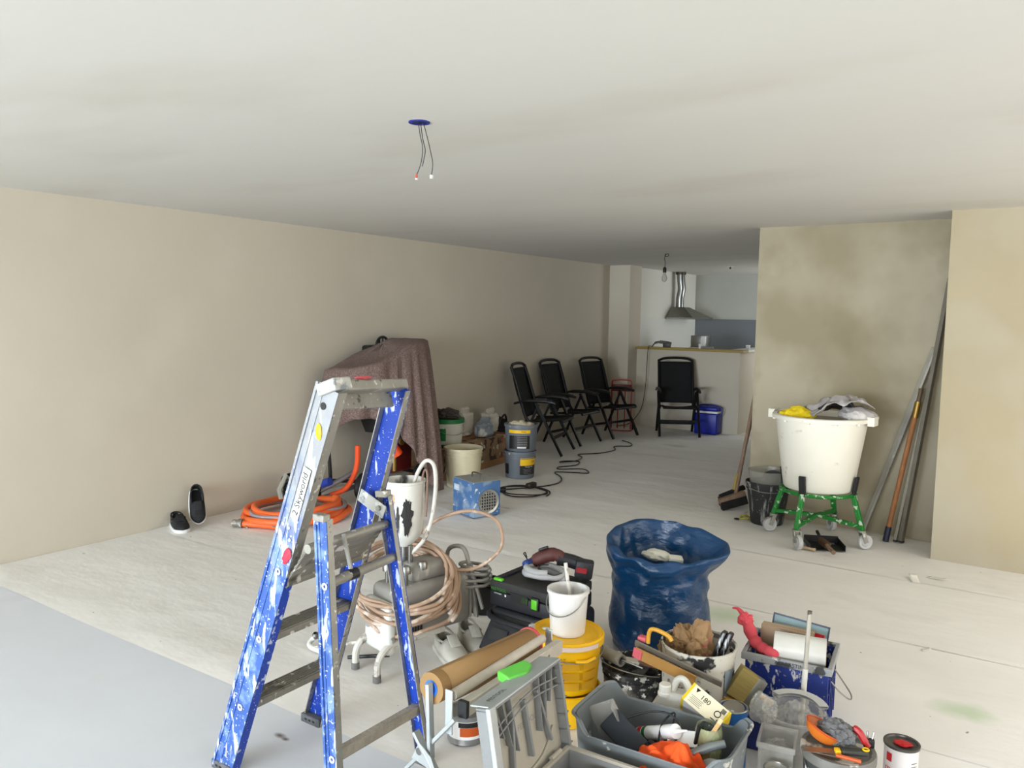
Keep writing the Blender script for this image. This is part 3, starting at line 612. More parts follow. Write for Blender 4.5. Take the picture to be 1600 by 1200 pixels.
def blanket():
    # perimeter walk (plan position at the top edge, top height, plan position at the hem, hem height)
    key = [((-5.38,5.00),1.14,(-5.42,4.98),.75), ((-5.28,4.90),1.15,(-5.28,4.84),.50), ((-5.12,4.86),1.16,(-5.12,4.78),.55), ((-4.94,4.90),1.18,(-4.94,4.84),.72), ((-4.80,5.05),1.22,(-4.80,5.02),.73),
           ((-4.78,5.22),1.27,(-4.74,5.19),.69), ((-4.77,5.30),1.30,(-4.70,5.26),.56), ((-4.76,5.42),1.35,(-4.62,5.37),.36), ((-4.76,5.56),1.38,(-4.55,5.50),.10), ((-4.80,5.70),1.40,(-4.56,5.62),.03), ((-4.93,5.86),1.40,(-4.72,5.80),.12), ((-5.10,6.02),1.39,(-5.00,5.98),.34), ((-5.26,6.08),1.37,(-5.24,6.10),.45), ((-5.36,5.95),1.36,(-5.42,5.98),.8), ((-5.38,5.4),1.28,(-5.44,5.4),.9), ((-5.38,5.1),1.17,(-5.44,5.05),.85)]
    n = 8; K = len(key); P = 160
    A = smooth_path([(k[0][0],k[0][1],k[1]) for k in key], 10, True); B = smooth_path([(k[2][0],k[2][1],k[3]) for k in key], 10, True); N = len(A)
    c = Vector((-5.08,5.42,0)); V, F = [], []; ztop = lambda y: 1.12+.30*max(0,min(1,(y-4.75)/.85))
    rings = [0,.25,.5,.75,.92,1.0]+[1+k/16 for k in range(1,17)]
    for r in rings:
        for i in range(N):
            a, b = A[i], B[i]
            if r <= 1:
                p = c+(a-c)*r; z = a.z*r+ztop(c.y+(a.y-c.y)*r)*(1-r); z += .012*mnoise.noise((p.x*4,p.y*4,1))-(.012 if r==1 else 0)
                V.append(Vector((p.x,p.y,z)))
            else:
                t = r-1; e = t**.75; p = a.lerp(b, e); p.z = a.z+(b.z-a.z)*t
                o = (b-a); o.z = 0; d = Vector((p.x-c.x,p.y-c.y,0)).normalized()
                s = i/N*K; f = math.sin(s*6.1+1.2*math.sin(s*1.7))*.028+math.sin(s*13.0)*.008
                if 8.5 < s < 12.5: f = .035*(abs((s*2.6)%2-1)*2-1)
                p += d*f*min(1,t*1.4); p.x = max(p.x,-5.49)
                V.append(p)
    for j in range(len(rings)-1):
        for i in range(N):
            F.append((j*N+i, j*N+(i+1)%N, (j+1)*N+(i+1)%N, (j+1)*N+i))
    return (V, F)
tag(obj('felt_blanket', blanket(), m_blanket, thick=.006, off=1.0, smooth=180), 'speckled brown felt blanket draped over the plaster pump', 'blanket')
fc = thing('wire_guard_fan', 'black rounded device with a cage handle behind the blanket top', 'fan', (-5.40,5.66,1.18))
obj('body', rbox(.12,.26,.16,(0,-.02,0),.03,3), m_black, fc)
obj('guard_ring', T(tube(ring_path(.085,0,24),.013,8,True),(0,.09,.15),(0,PI/2,0)), m_black, fc)
for k in range(3): obj('guard_bar', T(rod((-.08,(k-1)*.045,0),(.08,(k-1)*.045,0),.009,8),(0,.09,.15),(0,PI/2,0)), m_black, fc)

# ------------------------------------------------------------------ white tub on a green trolley
m_grn = mat('trolley_green', rgb(24,126,44), .45, metal=.2, spots=[(rgb(206,214,200),30,.60,.04,4),(rgb(60,70,60),14,.68,.05)])
tc_ = (-1.37,6.15); tl = thing('tub_trolley', 'green four-wheeled trolley frame spattered with plaster under white tub', 'trolley', (tc_[0],tc_[1],.006), math.radians(-10))
zc = .125; m_cast = mat('caster_grey', rgb(188,188,188), .5, var=(9,.12)); m_castm = mat('caster_metal', rgb(160,158,150), .45, metal=.7, spots=[(rgb(220,218,210),20,.58,.05)])
for k in range(4):
    a = k*PI/2; d = Vector((math.cos(a),math.sin(a),0)); lo = d*.335+Vector((0,0,.145)); hi = d*.265+Vector((0,0,.375))
    obj('leg', bar(lo,hi,.034,.034,(0,0,1),.01), m_grn, tl, bev=.004)
    obj('brace', bar(lo+Vector((0,0,.02)),Vector((0,0,.19)),.028,.028), m_grn, tl, bev=.003)
    obj('holder', bar(d*.263+Vector((0,0,.37)),d*.285+Vector((0,0,.52)),.05,.02,(d.x,d.y,0)), m_rubber, tl, bev=.006)
    e = Vector((math.cos(a+.9),math.sin(a+.9),0)); cpos = lo+e*.03; cpos.z = .055
    ct = obj('caster_fork', J(T(cyl(.03,.012,(0,0,0),16),(lo.x,lo.y,.128)), bar(cpos+e.cross(Vector((0,0,1)))*.024+Vector((0,0,-.005)), lo+e.cross(Vector((0,0,1)))*.024+Vector((0,0,-.01)),.03,.004,e.cross(Vector((0,0,1)))), bar(cpos-e.cross(Vector((0,0,1)))*.024+Vector((0,0,-.005)), lo-e.cross(Vector((0,0,1)))*.024+Vector((0,0,-.01)),.03,.004,e.cross(Vector((0,0,1))))), m_castm, tl)
    wz = math.atan2(e.y,e.x); wh = obj('wheel', T(lathe([(0,-.018),(.03,-.018),(.034,-.012),(.05,-.016),(.055,-.008),(.055,.008),(.05,.016),(.034,.012),(.03,.018),(0,.018)],28),(cpos.x,cpos.y,.055),(PI/2,0,wz)), m_cast, tl)
    if k in (0,2): obj('brake_lever', bar(lo+Vector((0,0,-.03)),cpos+e*.07+Vector((0,0,.035)),.03,.006), m_castm, tl, bev=.002)
obj('ring', tube(ring_path(.262,.382,40),.014,8,True), m_grn, tl)
m_tub = mat('tub_white', rgb(234,230,216), .45, var=(4,.03), spots=[(rgb(200,194,178),9,.68,.06)])
tb = thing('mortar_tub', 'large white plastic mortar tub standing on the green trolley', 'tub', (tc_[0],tc_[1],.404), math.radians(-6))
obj('body', lathe([(0,0),(.235,0),(.247,.012),(.322,.525),(.322,.535),(.314,.535),(.24,.02),(0,.02)],56), m_tub, tb, smooth=40)
obj('rim', lathe([(.320,.518),(.346,.520),(.346,.545),(.338,.550),(.312,.550),(.312,.532)],56), m_tub, tb)
for a in (-.0,PI):
    hx_, hy_ = .35*math.cos(a), .35*math.sin(a)
    obj('grip', T(J(cbox(.05,.10,.012,(.01,0,.03)), cbox(.012,.10,.06,(.03,0,0)), cbox(.04,.012,.06,(.01,.046,0)), cbox(.04,.012,.06,(.01,-.046,0))),(hx_,hy_,.53),(0,0,a)), m_tub, tb, bev=.003)
for k in range(5): a = -2.6+k*.55; obj('rim_lug', cbox(.018,.018,.014,(.334*math.cos(a),.334*math.sin(a),.514)), m_tub, tb)
obj('filling', lathe([(0,.505),(.305,.505),(.305,.49),(0,.49)],30), mat('tub_content_grey', rgb(150,146,134), .9, var=(9,.2)), tb)
tag(obj('yellow_cloth', T(crumple(.12,.085,.06,6,5,.42,1.7),(-1.515,6.06,.917),(0,0,.5)), mat('yellow_cloth', rgb(232,204,22), .8, var=(10,.1)), smooth=60), 'crumpled yellow cloth on the rim of the white tub', 'cloth')
def sheetfold(L_, W_, seed, amp=.04):
    def fn(u,v):
        x = (u-.5)*L_; y = (v-.5)*W_
        z = .10+.10*math.sin(PI*(u*.9+.05))*(1-.5*v)+amp*mnoise.noise((u*3+seed,v*3,seed))+.02*mnoise.noise((u*9,v*9,seed))
        return (x, y+.05*mnoise.noise((u*4,3,seed)), z)
    return grid(22,16,fn)
m_news = mat('newsprint', rgb(176,170,168), .85, var=(5,.2), spots=[(rgb(84,80,76),4,.60,.1,4),(rgb(214,210,206),6,.56,.08)])
nw = thing('newspaper_sheet', 'folded grey newspaper and plastic heaped over the tub rim', 'paper', (-1.22,6.13,.914))
obj('outer_fold', T(sheetfold(.42,.28,3,.055),(-.02,.02,-.01),(.18,-.16,.45)), m_news, nw, thick=.004)
obj('inner_fold', T(sheetfold(.30,.20,8,.05),(-.03,-.02,-.05),(-.15,.1,.30)), mat('dark_plastic_film', rgb(40,40,40), .4), nw, thick=.003)
obj('side_fold', T(crumple(.13,.11,.075,12,4,.35,1.8),(.10,.02,.005),(0,.2,.4)), m_news, nw, smooth=50)

# black bucket with clear one inside, brooms, dustpan
m_bbk = mat('bucket_black_plastered', rgb(34,34,36), .6, var=(12,.2), spots=[(rgb(150,150,146),26,.58,.10,5,(1,1,.18)),(rgb(190,188,182),60,.68,.05,2)])
bk = bucket('mortar_bucket', 'black mortar bucket with dried plaster streaks beside the trolley', 'bucket', (-1.815,6.43,.006), .125,.172,.34, m_bbk, rims=((.335,.006,.010),(.285,.006,.008)), handle=(PHI(-1.8,6.4),.33,.05,m_silverwire))
ck = bucket('clear_bucket', 'see-through bucket nested inside the black mortar bucket', 'bucket', (-1.815,6.43,.12), .112,.160,.32, mat('clear_grey_plastic', rgb(170,168,158), .25, alpha=.35), wall=.003)
tag(obj('mixing_disc', T(lathe([(0,0),(.10,0),(.10,.006),(0,.006)],28),(-1.775,6.455,.345),(.9,0,.45)), mat('disc_grey', rgb(70,72,74), .7)), 'dark grey disc standing in the black mortar bucket', 'disc')
m_broomh = mat('broom_wood_dirty', rgb(128,104,84), .75, var=(10,.2), stretch=(5,5,.6)); m_bris = mat('bristle_dark', rgb(28,26,24), .9, bump=(120,.8,.01), stretch=(6,6,.5)); m_brisb = mat('bristle_brown', rgb(84,58,40), .9, bump=(120,.8,.01))
br1 = thing('broom', 'wooden broom with dirty head leaning on the alcove wall corner', 'broom', (-2.175,6.72,.006), group='brooms')
obj('handle', rod((.0,.0,.10),(.112,.20,1.25),.0165,12), m_broomh, br1)
obj('head', T(rbox(.24,.06,.045,(0,0,0),.01),(-.01,-.03,.085),(0,-.35,.62)), m_broomh, br1)
obj('bristles', T(box(.23,.05,.07,(0,0,0),1.0,.9),(.01,-.03,.028),(0,-.28,.62)), m_bris, br1)
br2 = thing('broom', 'second broom standing behind the first, with yellow collar', 'broom', (-2.235,6.84,.006), group='brooms')
obj('handle', rod((.01,.0,.10),(.168,.22,1.28),.015,12), m_broomh, br2); obj('collar', rod((.014,.006,.13),(.034,.034,.28),.022,12), mat('yellow_dirty', rgb(176,150,56), .7), br2)
obj('head', T(rbox(.24,.05,.04,(0,0,0),.01),(0,0,.10),(0,-.4,.62)), m_bris, br2); obj('bristles', T(box(.23,.045,.08,(0,0,0)),(0,0,.015),(0,-.2,.62)), m_brisb, br2)
rp = thing('yellow_rope', 'scrap of yellow and black rope on floor beside the mortar bucket', 'rope', (-1.985,6.40,.008))
obj('strand', tube(smooth_path([(-.05,-.02,.004),(0,-.05,.02),(.04,-.01,.01),(0,.04,.03),(-.04,.02,.01),(-.01,-.03,.04),(.03,.03,.02)],5),.007,6), mat('rope_yellow', rgb(170,164,60), .7), rp); obj('clip', tube(ring_path(.018,.01,14,(-.05,-.05)),.005,6,True), m_black, rp)
dp = thing('dustpan', 'black dustpan lying on the floor under the trolley', 'dustpan', (-1.27,5.99,.006), math.radians(25))
obj('tray', J(box(.24,.22,.005,(0,0,.004)), cbox(.24,.006,.05,(0,.11,.03)), cbox(.006,.22,.04,(.12,0,.024)), cbox(.006,.22,.04,(-.12,0,.024))), m_black, dp)
obj('handle', rod((0,.11,.03),(0,.24,.05),.012), m_black, dp)
obj('paint_mark', cbox(.05,.03,.001,(.06,.06,.0105)), m_greyp, dp)
hb = thing('hand_brush', 'worn brown hand brush lying on the black dustpan', 'brush', (-1.245,5.90,.030), math.radians(25))
obj('bristles', T(rbox(.045,.15,.045,(0,0,0),.008),(0,.03,.0),(0,0,.15)), m_brisb, hb); obj('handle', T(rod((0,-.05,.03),(.02,-.17,.012),.012,10,.016),(0,0,0)), m_broomh, hb)
hb2 = thing('wooden_peg', 'short pale wooden handle lying by the trolley front wheel', 'handle', (-1.355,5.835,.02), 0); obj('shaft', rod((-.07,0.01,0),(.05,-.01,0),.010), mat('peg_wood', rgb(196,170,140), .6), hb2); obj('end_cap', rod((.05,-.01,0),(.062,-.012,0),.012), mat('peg_wood2', rgb(205,176,140), .6), hb2)

# ------------------------------------------------------------------ things leaning in the alcove
def straightedge(label, a, b, w, d, m, loc_off=0, groove=True):
    t = thing('straightedge', label, 'straightedge', a, group='aluminium straightedges in the alcove'); A = Vector((0,0,0)); B = Vector(b)-Vector(a); up = Vector((-.35,-1,0))
    obj('profile', bar(A,B,w,d,up), m, t, bev=.002); tt = (B-A).normalized(); s = tt.cross(up).normalized(); u = s.cross(tt)
    if groove: obj('edge_strip', bar(A+s*w*.28+u*d*.5*(1 if u.y<0 else -1), B+s*w*.28+u*d*.5*(1 if u.y<0 else -1), w*.25,.004,up), m_alu, t)
    obj('end_cap', bar(A,A+tt*.012,w*1.03,d*1.03,up), m_rubber, t)
    return t
m_se1 = mat('straightedge_grey', rgb(150,146,134), .5, metal=.4, var=(9,.12)); m_se2 = mat('straightedge_dark', rgb(112,106,94), .55, metal=.3, var=(9,.15))
straightedge('aluminium straightedge leaning across the alcove, foot beside the trolley', (-1.12,6.60,.01), (-.70,6.625,1.46), .042,.022, m_se1)
straightedge('tallest dark straightedge reaching high up the alcove corner', (-.83,6.46,.01), (-.625,6.62,1.97), .03,.045, m_se2, groove=False)
straightedge('short aluminium straightedge between the wooden pole and tallest one', (-.865,6.455,.01), (-.70,6.60,1.30), .022,.035, m_se1, groove=False)
wp = thing('wooden_pole', 'brown wooden pole with dark blue tip standing in the alcove', 'pole', (-.915,6.44,.008))
obj('shaft', rod((0,0,.10),(.13,.125,1.02),.019,14), mat('pole_wood', rgb(150,98,56), .65, var=(12,.25), stretch=(6,6,.6)), wp); obj('tip', rod((-.014,-.012,.0),(0.001,0.002,.11),.022,14), mat('tip_navy', rgb(26,30,56), .5), wp)
obj('ferrule', rod((.118,.113,.93),(.133,.128,1.05),.024,14), m_brass, wp); obj('thread', rod((.133,.128,1.05),(.145,.14,1.15),.016,14), mat('thread_dark', rgb(92,76,52), .6), wp)
# ------------------------------------------------------------------ stepladder
LB = Vector((-2.08,1.93,.004))
ld = thing('stepladder', 'blue aluminium stepladder covered in paint splashes', 'ladder', LB)
m_lblue = mat('ladder_blue', rgb(56,92,164), .5, metal=.15, var=(5,.15), spots=[(rgb(118,146,192),16,.50,.12,8),(rgb(222,226,226),26,.565,.05,8,(1.4,1,.35)),(rgb(236,236,232),110,.66,.03,2)])
m_ldeep = mat('ladder_blue_deep', rgb(20,62,168), .4, metal=.25, var=(5,.1), spots=[(rgb(196,208,226),30,.59,.05,8,(1.4,1,.4)),(rgb(236,236,232),120,.68,.02,2)])
m_lwhite = mat('ladder_whitewashed', rgb(180,180,174), .6, metal=.15, var=(8,.1), spots=[(rgb(134,138,142),26,.54,.07,8),(rgb(212,212,206),34,.55,.06,8),(rgb(84,106,150),22,.66,.05,6)])
m_lsilver = mat('ladder_silver', rgb(156,154,146), .5, metal=.55, var=(9,.15), spots=[(rgb(214,211,202),40,.62,.05,8),(rgb(100,96,88),30,.62,.06,6)])
def zblend(src, name, z0, z1, col):
    m = src.copy(); m.name = name; nt = m.node_tree; N = nt.nodes; L = nt.links; b = N['Principled BSDF']; cur = b.inputs['Base Color'].links[0].from_socket
    tc = N.new('ShaderNodeTexCoord'); sp = N.new('ShaderNodeSeparateXYZ'); L.new(tc.outputs['Object'], sp.inputs[0])
    ns = N.new('ShaderNodeTexNoise'); ns.inputs['Scale'].default_value = 22; ns.inputs['Detail'].default_value = 8; mp = N.new('ShaderNodeMapping'); mp.inputs['Scale'].default_value = (1.4,1,.4); L.new(tc.outputs['Object'], mp.inputs['Vector']); L.new(mp.outputs['Vector'], ns.inputs['Vector'])
    mu = N.new('ShaderNodeMath'); mu.operation = 'MULTIPLY_ADD'; mu.inputs[1].default_value = 1.1; mu.inputs[2].default_value = -.55; L.new(ns.outputs['Fac'], mu.inputs[0])
    ad = N.new('ShaderNodeMath'); ad.operation = 'ADD'; L.new(sp.outputs['Z'], ad.inputs[0]); L.new(mu.outputs[0], ad.inputs[1])
    mr = N.new('ShaderNodeMapRange'); mr.inputs['From Min'].default_value = z0; mr.inputs['From Max'].default_value = z1; mr.inputs['To Max'].default_value = .85; L.new(ad.outputs[0], mr.inputs['Value'])
    mx = N.new('ShaderNodeMix'); mx.data_type = 'RGBA'; L.new(mr.outputs[0], mx.inputs['Factor']); L.new(cur, mx.inputs['A']); mx.inputs['B'].default_value = col; L.new(mx.outputs['Result'], b.inputs['Base Color'])
    return m
m_lmix = zblend(m_lblue, 'ladder_blue_worn_to_white', .80, 1.12, rgb(158,158,153))
def lp(p): return Vector(p)-LB
def channel(a, b, w, d, t, inward, wo=0.0):
    """C-profile rail from a to b; web w wide on the outer face, flanges d deep towards inward(y sign)"""
    a, b = lp(a), lp(b); tt = (b-a).normalized(); n = Vector((0,inward,0)); n = (n-tt*n.dot(tt)).normalized(); s = tt.cross(n).normalized()
    def plate(c0, ws, wn):
        V = [p+c0+s*x*ws/2+n*y*wn/2 for p in (a,b) for x,y in ((-1,-1),(1,-1),(1,1),(-1,1))]
        return (V, [(3,2,1,0),(4,5,6,7),(0,1,5,4),(1,2,6,5),(2,3,7,6),(3,0,4,7)])
    return plate(Vector((0,0,0)), w, t), J(plate(s*(w/2-t/2)+n*d/2, t, d), plate(-s*(w/2-t/2)+n*d/2, t, d)), s, n, tt
def on(a, b, z): a, b = Vector(a), Vector(b); return a.lerp(b, (z-a.z)/(b.z-a.z))
A0, A1 = (-2.378,1.700,0.0), (-1.835,1.715,1.425)
B0, B1 = (-2.372,2.140,0.0), (-1.872,2.085,1.405)
C0, C1 = (-1.790,1.690,0.0), (-1.868,1.712,1.005)
D0, D1 = (-1.822,2.175,0.0), (-1.955,2.100,1.000)
AM = on(A0,A1,.80)
for (p0,p1,w,d,inw,mw,mf) in ((A0,AM,.094,.036,1,m_lmix,m_ldeep),(AM,A1,.094,.036,1,m_lmix,m_lsilver),(B0,B1,.100,.024,-1,m_ldeep,m_lsilver),(C0,C1,.048,.026,1,m_lblue,m_lsilver),(D0,D1,.060,.018,-1,m_ldeep,m_lsilver)):
    web, fl, s, n, tt = channel(p0,p1,w,d,.004,inw); r_ = obj('rail', web, mw, ld); obj('rail_flange', fl, mf, r_)
    if inw == 1:  # raised ribs running along the outer face
        a_, b_ = lp(p0), lp(p1)
        obj('rail_rib', J(bar(a_+s*w*.5-n*.002,b_+s*w*.5-n*.002,.010,.010,n), bar(a_+s*w*.17-n*.0025,b_+s*w*.17-n*.0025,.005,.004,n)), mw, r_)
# top cross piece
tA, tB = lp(A1), lp(B1)
obj('top_bar', bar(tA+Vector((.0,-.012,.0)), tB+Vector((0,.012,.0)), .05, .036, (-.35,0,1)), m_lsilver, ld, bev=.006)
obj('top_plate', bar(tA+Vector((-.018,.03,-.05)), tB+Vector((-.018,-.03,-.05)), .012, .05, (-.35,0,1)), m_lsilver, ld)
obj('corner_cap', bar(tA+Vector((.0,-.016,.001)), tA+Vector((0,.06,.001)), .084, .040, (-.35,0,1)), m_lwhite, ld, bev=.006)
tq = tA.lerp(tB,.45)+Vector((0.0,0,.022)); obj('paint_drip', T(crumple(.022,.03,.006,3,3,.4,2,False),tuple(tq)), mat('paint_pink', rgb(200,90,96), .6), ld)
# treads of the climbing side
def tread(z, dpt=.085):
    a, b = lp(on(A0,A1,z))+Vector((0,.006,0)), lp(on(B0,B1,z))+Vector((0,-.006,0))
    g = [bar(a,b,dpt,.024)]; side = (b-a).normalized().cross(Vector((0,0,1))).normalized()
    for k in range(7): o_ = side*(-dpt/2+.007+k*(dpt-.014)/6)+Vector((0,0,.0135)); g.append(bar(a+o_,b+o_,.006,.005))
    t_ = obj('tread', J(*g[:1]), m_aludirty, ld, bev=.003); obj('tread_ribs', J(*g[1:]), m_aludirty, t_)
tread(.275); tread(.545)
# tilted platform
pa, pb = lp(on(A0,A1,.84)), lp(on(B0,B1,.84))
def plat(dx0,dz0,dx1,dz1,th=.012): 
    V=[]
    for p,yy in ((pa,.008),(pb,-.008)):
        for dx,dz in ((dx0,dz0),(dx1,dz1)):
            for e in (0,th): V.append(p+Vector((dx,yy,dz+e)))
    return (V,[(0,2,3,1),(4,5,7,6),(0,4,6,2),(1,3,7,5),(0,1,5,4),(2,6,7,3)])
pf = obj('platform', plat(.02,-.075,.115,.045), m_aludirty, ld, bev=.003)
for k in range(6): f_ = k/5; obj('platform_rib', plat(.02+.095*f_-.003,-.075+.12*f_-.004,.02+.095*f_+.006,-.075+.12*f_+.006,.014), m_aludirty, pf)
obj('platform_edge', rod(pa+Vector((.12,.008,.055)), pb+Vector((.12,-.008,.055)), .016, 12), m_lsilver, pf)
obj('platform_edge', rod(pa+Vector((.015,.008,-.08)), pb+Vector((.015,-.008,-.08)), .014, 12), m_aludirty, pf)
# rungs of the supporting side
cu_, du_ = lp(on(C0,C1,.795)), lp(on(D0,D1,.775)); obj('rung', rod(cu_,du_,.0165,14), m_lsilver, ld)
cl_, dl_ = lp(on(C0,C1,.245)), lp(on(D0,D1,.205)); obj('rung', bar(cl_,dl_,.03,.038), mat('rung_crusted', rgb(168,160,146), .75, var=(22,.15), bump=(60,.6,.01)), ld, bev=.004)
mid_ = cu_.lerp(du_,.36); obj('stay', bar(mid_, mid_+Vector((-.04,.0,.13)), .014,.006,(0,1,0)), m_lsilver, ld); obj('stay_clamp', rod(mid_+Vector((0,-.02,0)), mid_+Vector((0,.02,0)), .0195, 12), m_black, ld)
# hinge brackets, rivets, feet
hb_ = lp(on(B0,B1,.985)); hd_ = lp(D1)
obj('hinge_plate', bar(hb_+Vector((-.03,-.036,.01)), hd_+Vector((.025,-.034,-.055)), .05, .006, (0,1,0)), m_lwhite, ld, bev=.008)
obj('hinge_bolt', rod(hd_+Vector((.002,-.033,-.04)), hd_+Vector((.002,-.046,-.04)), .010, 12), m_steel, ld)
obj('rail_cap', J(bar(lp(C1)+Vector((0,0,-.005)), lp(C1)+Vector((0,0,.018)), .05,.03,(0,1,0))), m_lsilver, ld, bev=.003)
obj('rail_cap', bar(lp(D1)+Vector((0,-.012,-.005)), lp(D1)+Vector((-.003,-.012,.02)), .05,.034,(0,1,0)), m_lsilver, ld, bev=.003)
for (p0,p1,zs) in ((A0,A1,(.275,.545,.80)),(C0,C1,(.245,.795))):
    for z in zs:
        q = lp(on(p0,p1,z)); obj('rivet', T(lathe([(.006,0),(.011,0),(.012,.003),(.006,.003),(.006,0)],18),tuple(q+Vector((.008,-.0035,0))),(PI/2,0,0)), m_wht, ld)
for z,dx in ((.90,-.012),(.915,.02),(.965,-.03),(.955,.0)):
    q = lp(on(A0,A1,z)); obj('rivet', T(lathe([(0,.004),(.005,.003),(.006,0)],14),tuple(q+Vector((dx,-.004,0))),(PI/2,0,0)), m_wht, ld)
qh = lp(on(A0,A1,1.365)); obj('rail_hole', T(cyl(.012,.002,(0,0,0),20),tuple(qh+Vector((.002,-.0025,0))),(PI/2,0,0)), m_blk, ld)
ta = (Vector(A1)-Vector(A0)).normalized(); ang_ = math.atan2(ta.z,ta.x)
qs = lp(on(A0,A1,1.075)); st = obj('sticker', T(box(.185,.034,.0008),tuple(qs+Vector((.014,-.0062,0))),(PI/2,-ang_,0)), m_wht, ld)
obj('sticker_lettering', T(text_geo('2 Skyworld',.034),tuple(qs+Vector((.014,-.0084,0))),(PI/2,-ang_,0)), m_blk, st, smooth=0, recalc=False)
qy = lp(on(A0,A1,1.275)); obj('paint_blob', T(crumple(.012,.004,.026,5,3,.3,2,False),tuple(qy+Vector((.018,-.0045,-.02)))), m_yel, ld)
qr = lp(on(A0,A1,.86)); obj('red_tape', T(crumple(.016,.005,.03,7,3,.4,2,False),tuple(qr+Vector((.012,-.006,-.03)),),(0,.5,0)), mat('tape_red', rgb(206,44,70), .6), ld)
for p in (A0,B0,C0,D0):
    q = lp(p); sx_ = 1 if p[1] < 1.9 else -1
    ft = obj('foot', T(rbox(.104 if p in (A0,B0) else .064,.04,.035,(0,0,0),.004),(q.x,q.y+sx_*.014,q.z)), mat('foot_grey', rgb(84,86,88), .7, var=(30,.4)), ld)
    for k in range(3): obj('foot_groove', T(cbox(.012,.042,.008),(q.x-.022+.022*k,q.y+sx_*.014,q.z+.018)), m_blk, ft)

# ------------------------------------------------------------------ airless paint sprayer
m_spr = mat('sprayer_grey', rgb(150,147,140), .6, metal=.3, var=(7,.12), spots=[(rgb(184,178,168),14,.58,.08,6,(1,1,.4))])
m_sprw = mat('sprayer_white', rgb(214,214,206), .55, var=(10,.06), spots=[(rgb(150,150,148),18,.62,.05,5,(.4,1,1))])
m_tubw = mat('tube_whitewashed', rgb(206,202,192), .55, var=(16,.12), spots=[(rgb(150,140,128),20,.60,.06)])
m_tan = mat('hose_tan', rgb(176,146,122), .6, var=(9,.12), spots=[(rgb(214,196,178),12,.55,.08,5),(rgb(150,118,92),14,.66,.05)])
SP = Vector((-2.43,2.82,.004)); sp_ = thing('paint_sprayer', 'grey airless paint sprayer with white hopper on tubular legs', 'paint sprayer', SP, math.radians(-14))
obj('housing', rbox(.20,.46,.25,(0,.04,.15),.035,4), m_spr, sp_)
obj('front_cover', rbox(.205,.05,.24,(0,-.20,.10),.02,3), m_sprw, sp_)
for k in range(6): obj('vent_slot', cbox(.002,.012,.035,(.1005,-.12+.016*k,.19)), m_blk, sp_)
obj('motor_cover', rbox(.15,.24,.09,(-.01,.06,.39),.03,3), m_spr, sp_)
for (kx,ky) in ((.05,.00),(.06,-.10),(-.03,-.14)): obj('knob', J(lathe([(0,.49),(.018,.49),(.024,.478),(.024,.455),(.012,.45),(.012,.40)],16,(kx,ky,0))), m_steel, sp_)
for s in (-1,1): lg = obj('leg', tube(smooth_path([(s*.085,.10,.15),(s*.085,-.12,.15),(s*.088,-.21,.145),(s*.092,-.265,.10),(s*.092,-.275,.03),(s*.092,-.275,.012)],5), .0165, 10), m_tubw, sp_); obj('leg_tip', rod((s*.092,-.275,.0),(s*.092,-.275,.03),.019,12), mat('tip_grey', rgb(110,108,104), .7), lg)
obj('rear_handle', J(tube(smooth_path([(.085,.26,.17),(.085,.265,.30),(.08,.25,.46),(0,.27,.50),(-.08,.25,.46),(-.085,.265,.30),(-.085,.26,.17)],6), .011, 10), bar((.10,.25,.44),(.09,.30,.16),.022,.012), bar((.10,.25,.44),(.15,.29,.22),.022,.012)), m_spr, sp_)
HP = (-.055,-.03); obj('pump_column', J(lathe([(.02,.42),(.024,.42),(.024,.50),(.018,.50),(.018,.56)],16,(HP[0],HP[1],0)), rod((HP[0]+.05,HP[1],.42),(HP[0]+.05,HP[1],.56),.012)), m_steel, sp_)
m_hop = mat('hopper_white', rgb(218,216,208), .5, var=(6,.05), spots=[(rgb(60,58,56),5,.63,.03,4,(1,1,.5)),(rgb(170,166,156),11,.60,.06,5,(1,1,.5)),(rgb(200,140,80),5,.72,.03)])
hp = obj('hopper', lathe([(.022,.55),(.034,.55),(.078,.60),(.088,.62),(.093,.70),(.096,.855),(.100,.858),(.100,.868),(.090,.868),(.088,.70),(.03,.58),(.0,.58)],36,(HP[0],HP[1],0)), m_hop, sp_)
for (da,w_,h_,zz,mm_) in ((.15,.055,.17,.715,'streak_black'),(-.32,.016,.13,.70,'streak_black'),(-.62,.03,.05,.79,'streak_rust')):
    oP = obj('paint_streak', X(wrap(T(prism([(.5*w_*(1+.6*mnoise.noise((math.cos(q)*4,math.sin(q)*4,zz*9)))*math.cos(q),.5*h_*(1+.5*mnoise.noise((math.cos(q)*4+5,math.sin(q)*4,zz*9)))*math.sin(q)) for q in [2*PI*i/40 for i in range(40)]],.0008)),.0955,zz,PHI(SP.x,SP.y)+math.radians(14)+da), Matrix.Translation((HP[0],HP[1],0))), mat(mm_, rgb(40,38,38) if mm_=='streak_black' else rgb(206,160,110), .6), hp, smooth=0)
obj('paint_fill', lathe([(0,.80),(.089,.80),(.089,.795),(0,.795)],28,(HP[0],HP[1],0)), mat('fill_white', rgb(214,212,204), .6), hp)
obj('return_tube', tube(smooth_path([(HP[0]+.03,HP[1]+.02,.81),(HP[0]+.06,HP[1]+.03,.90),(HP[0]+.10,HP[1]+.05,.965),(HP[0]+.15,HP[1]+.06,.95),(HP[0]+.165,HP[1]+.06,.85),(HP[0]+.15,HP[1]+.05,.70),(HP[0]+.12,HP[1]+.03,.60),(HP[0]+.07,HP[1]+.02,.545),(HP[0]+.05,HP[1],.51),(HP[0]+.05,HP[1],.44)],6), .0095, 10), m_tubw, sp_, smooth=180)
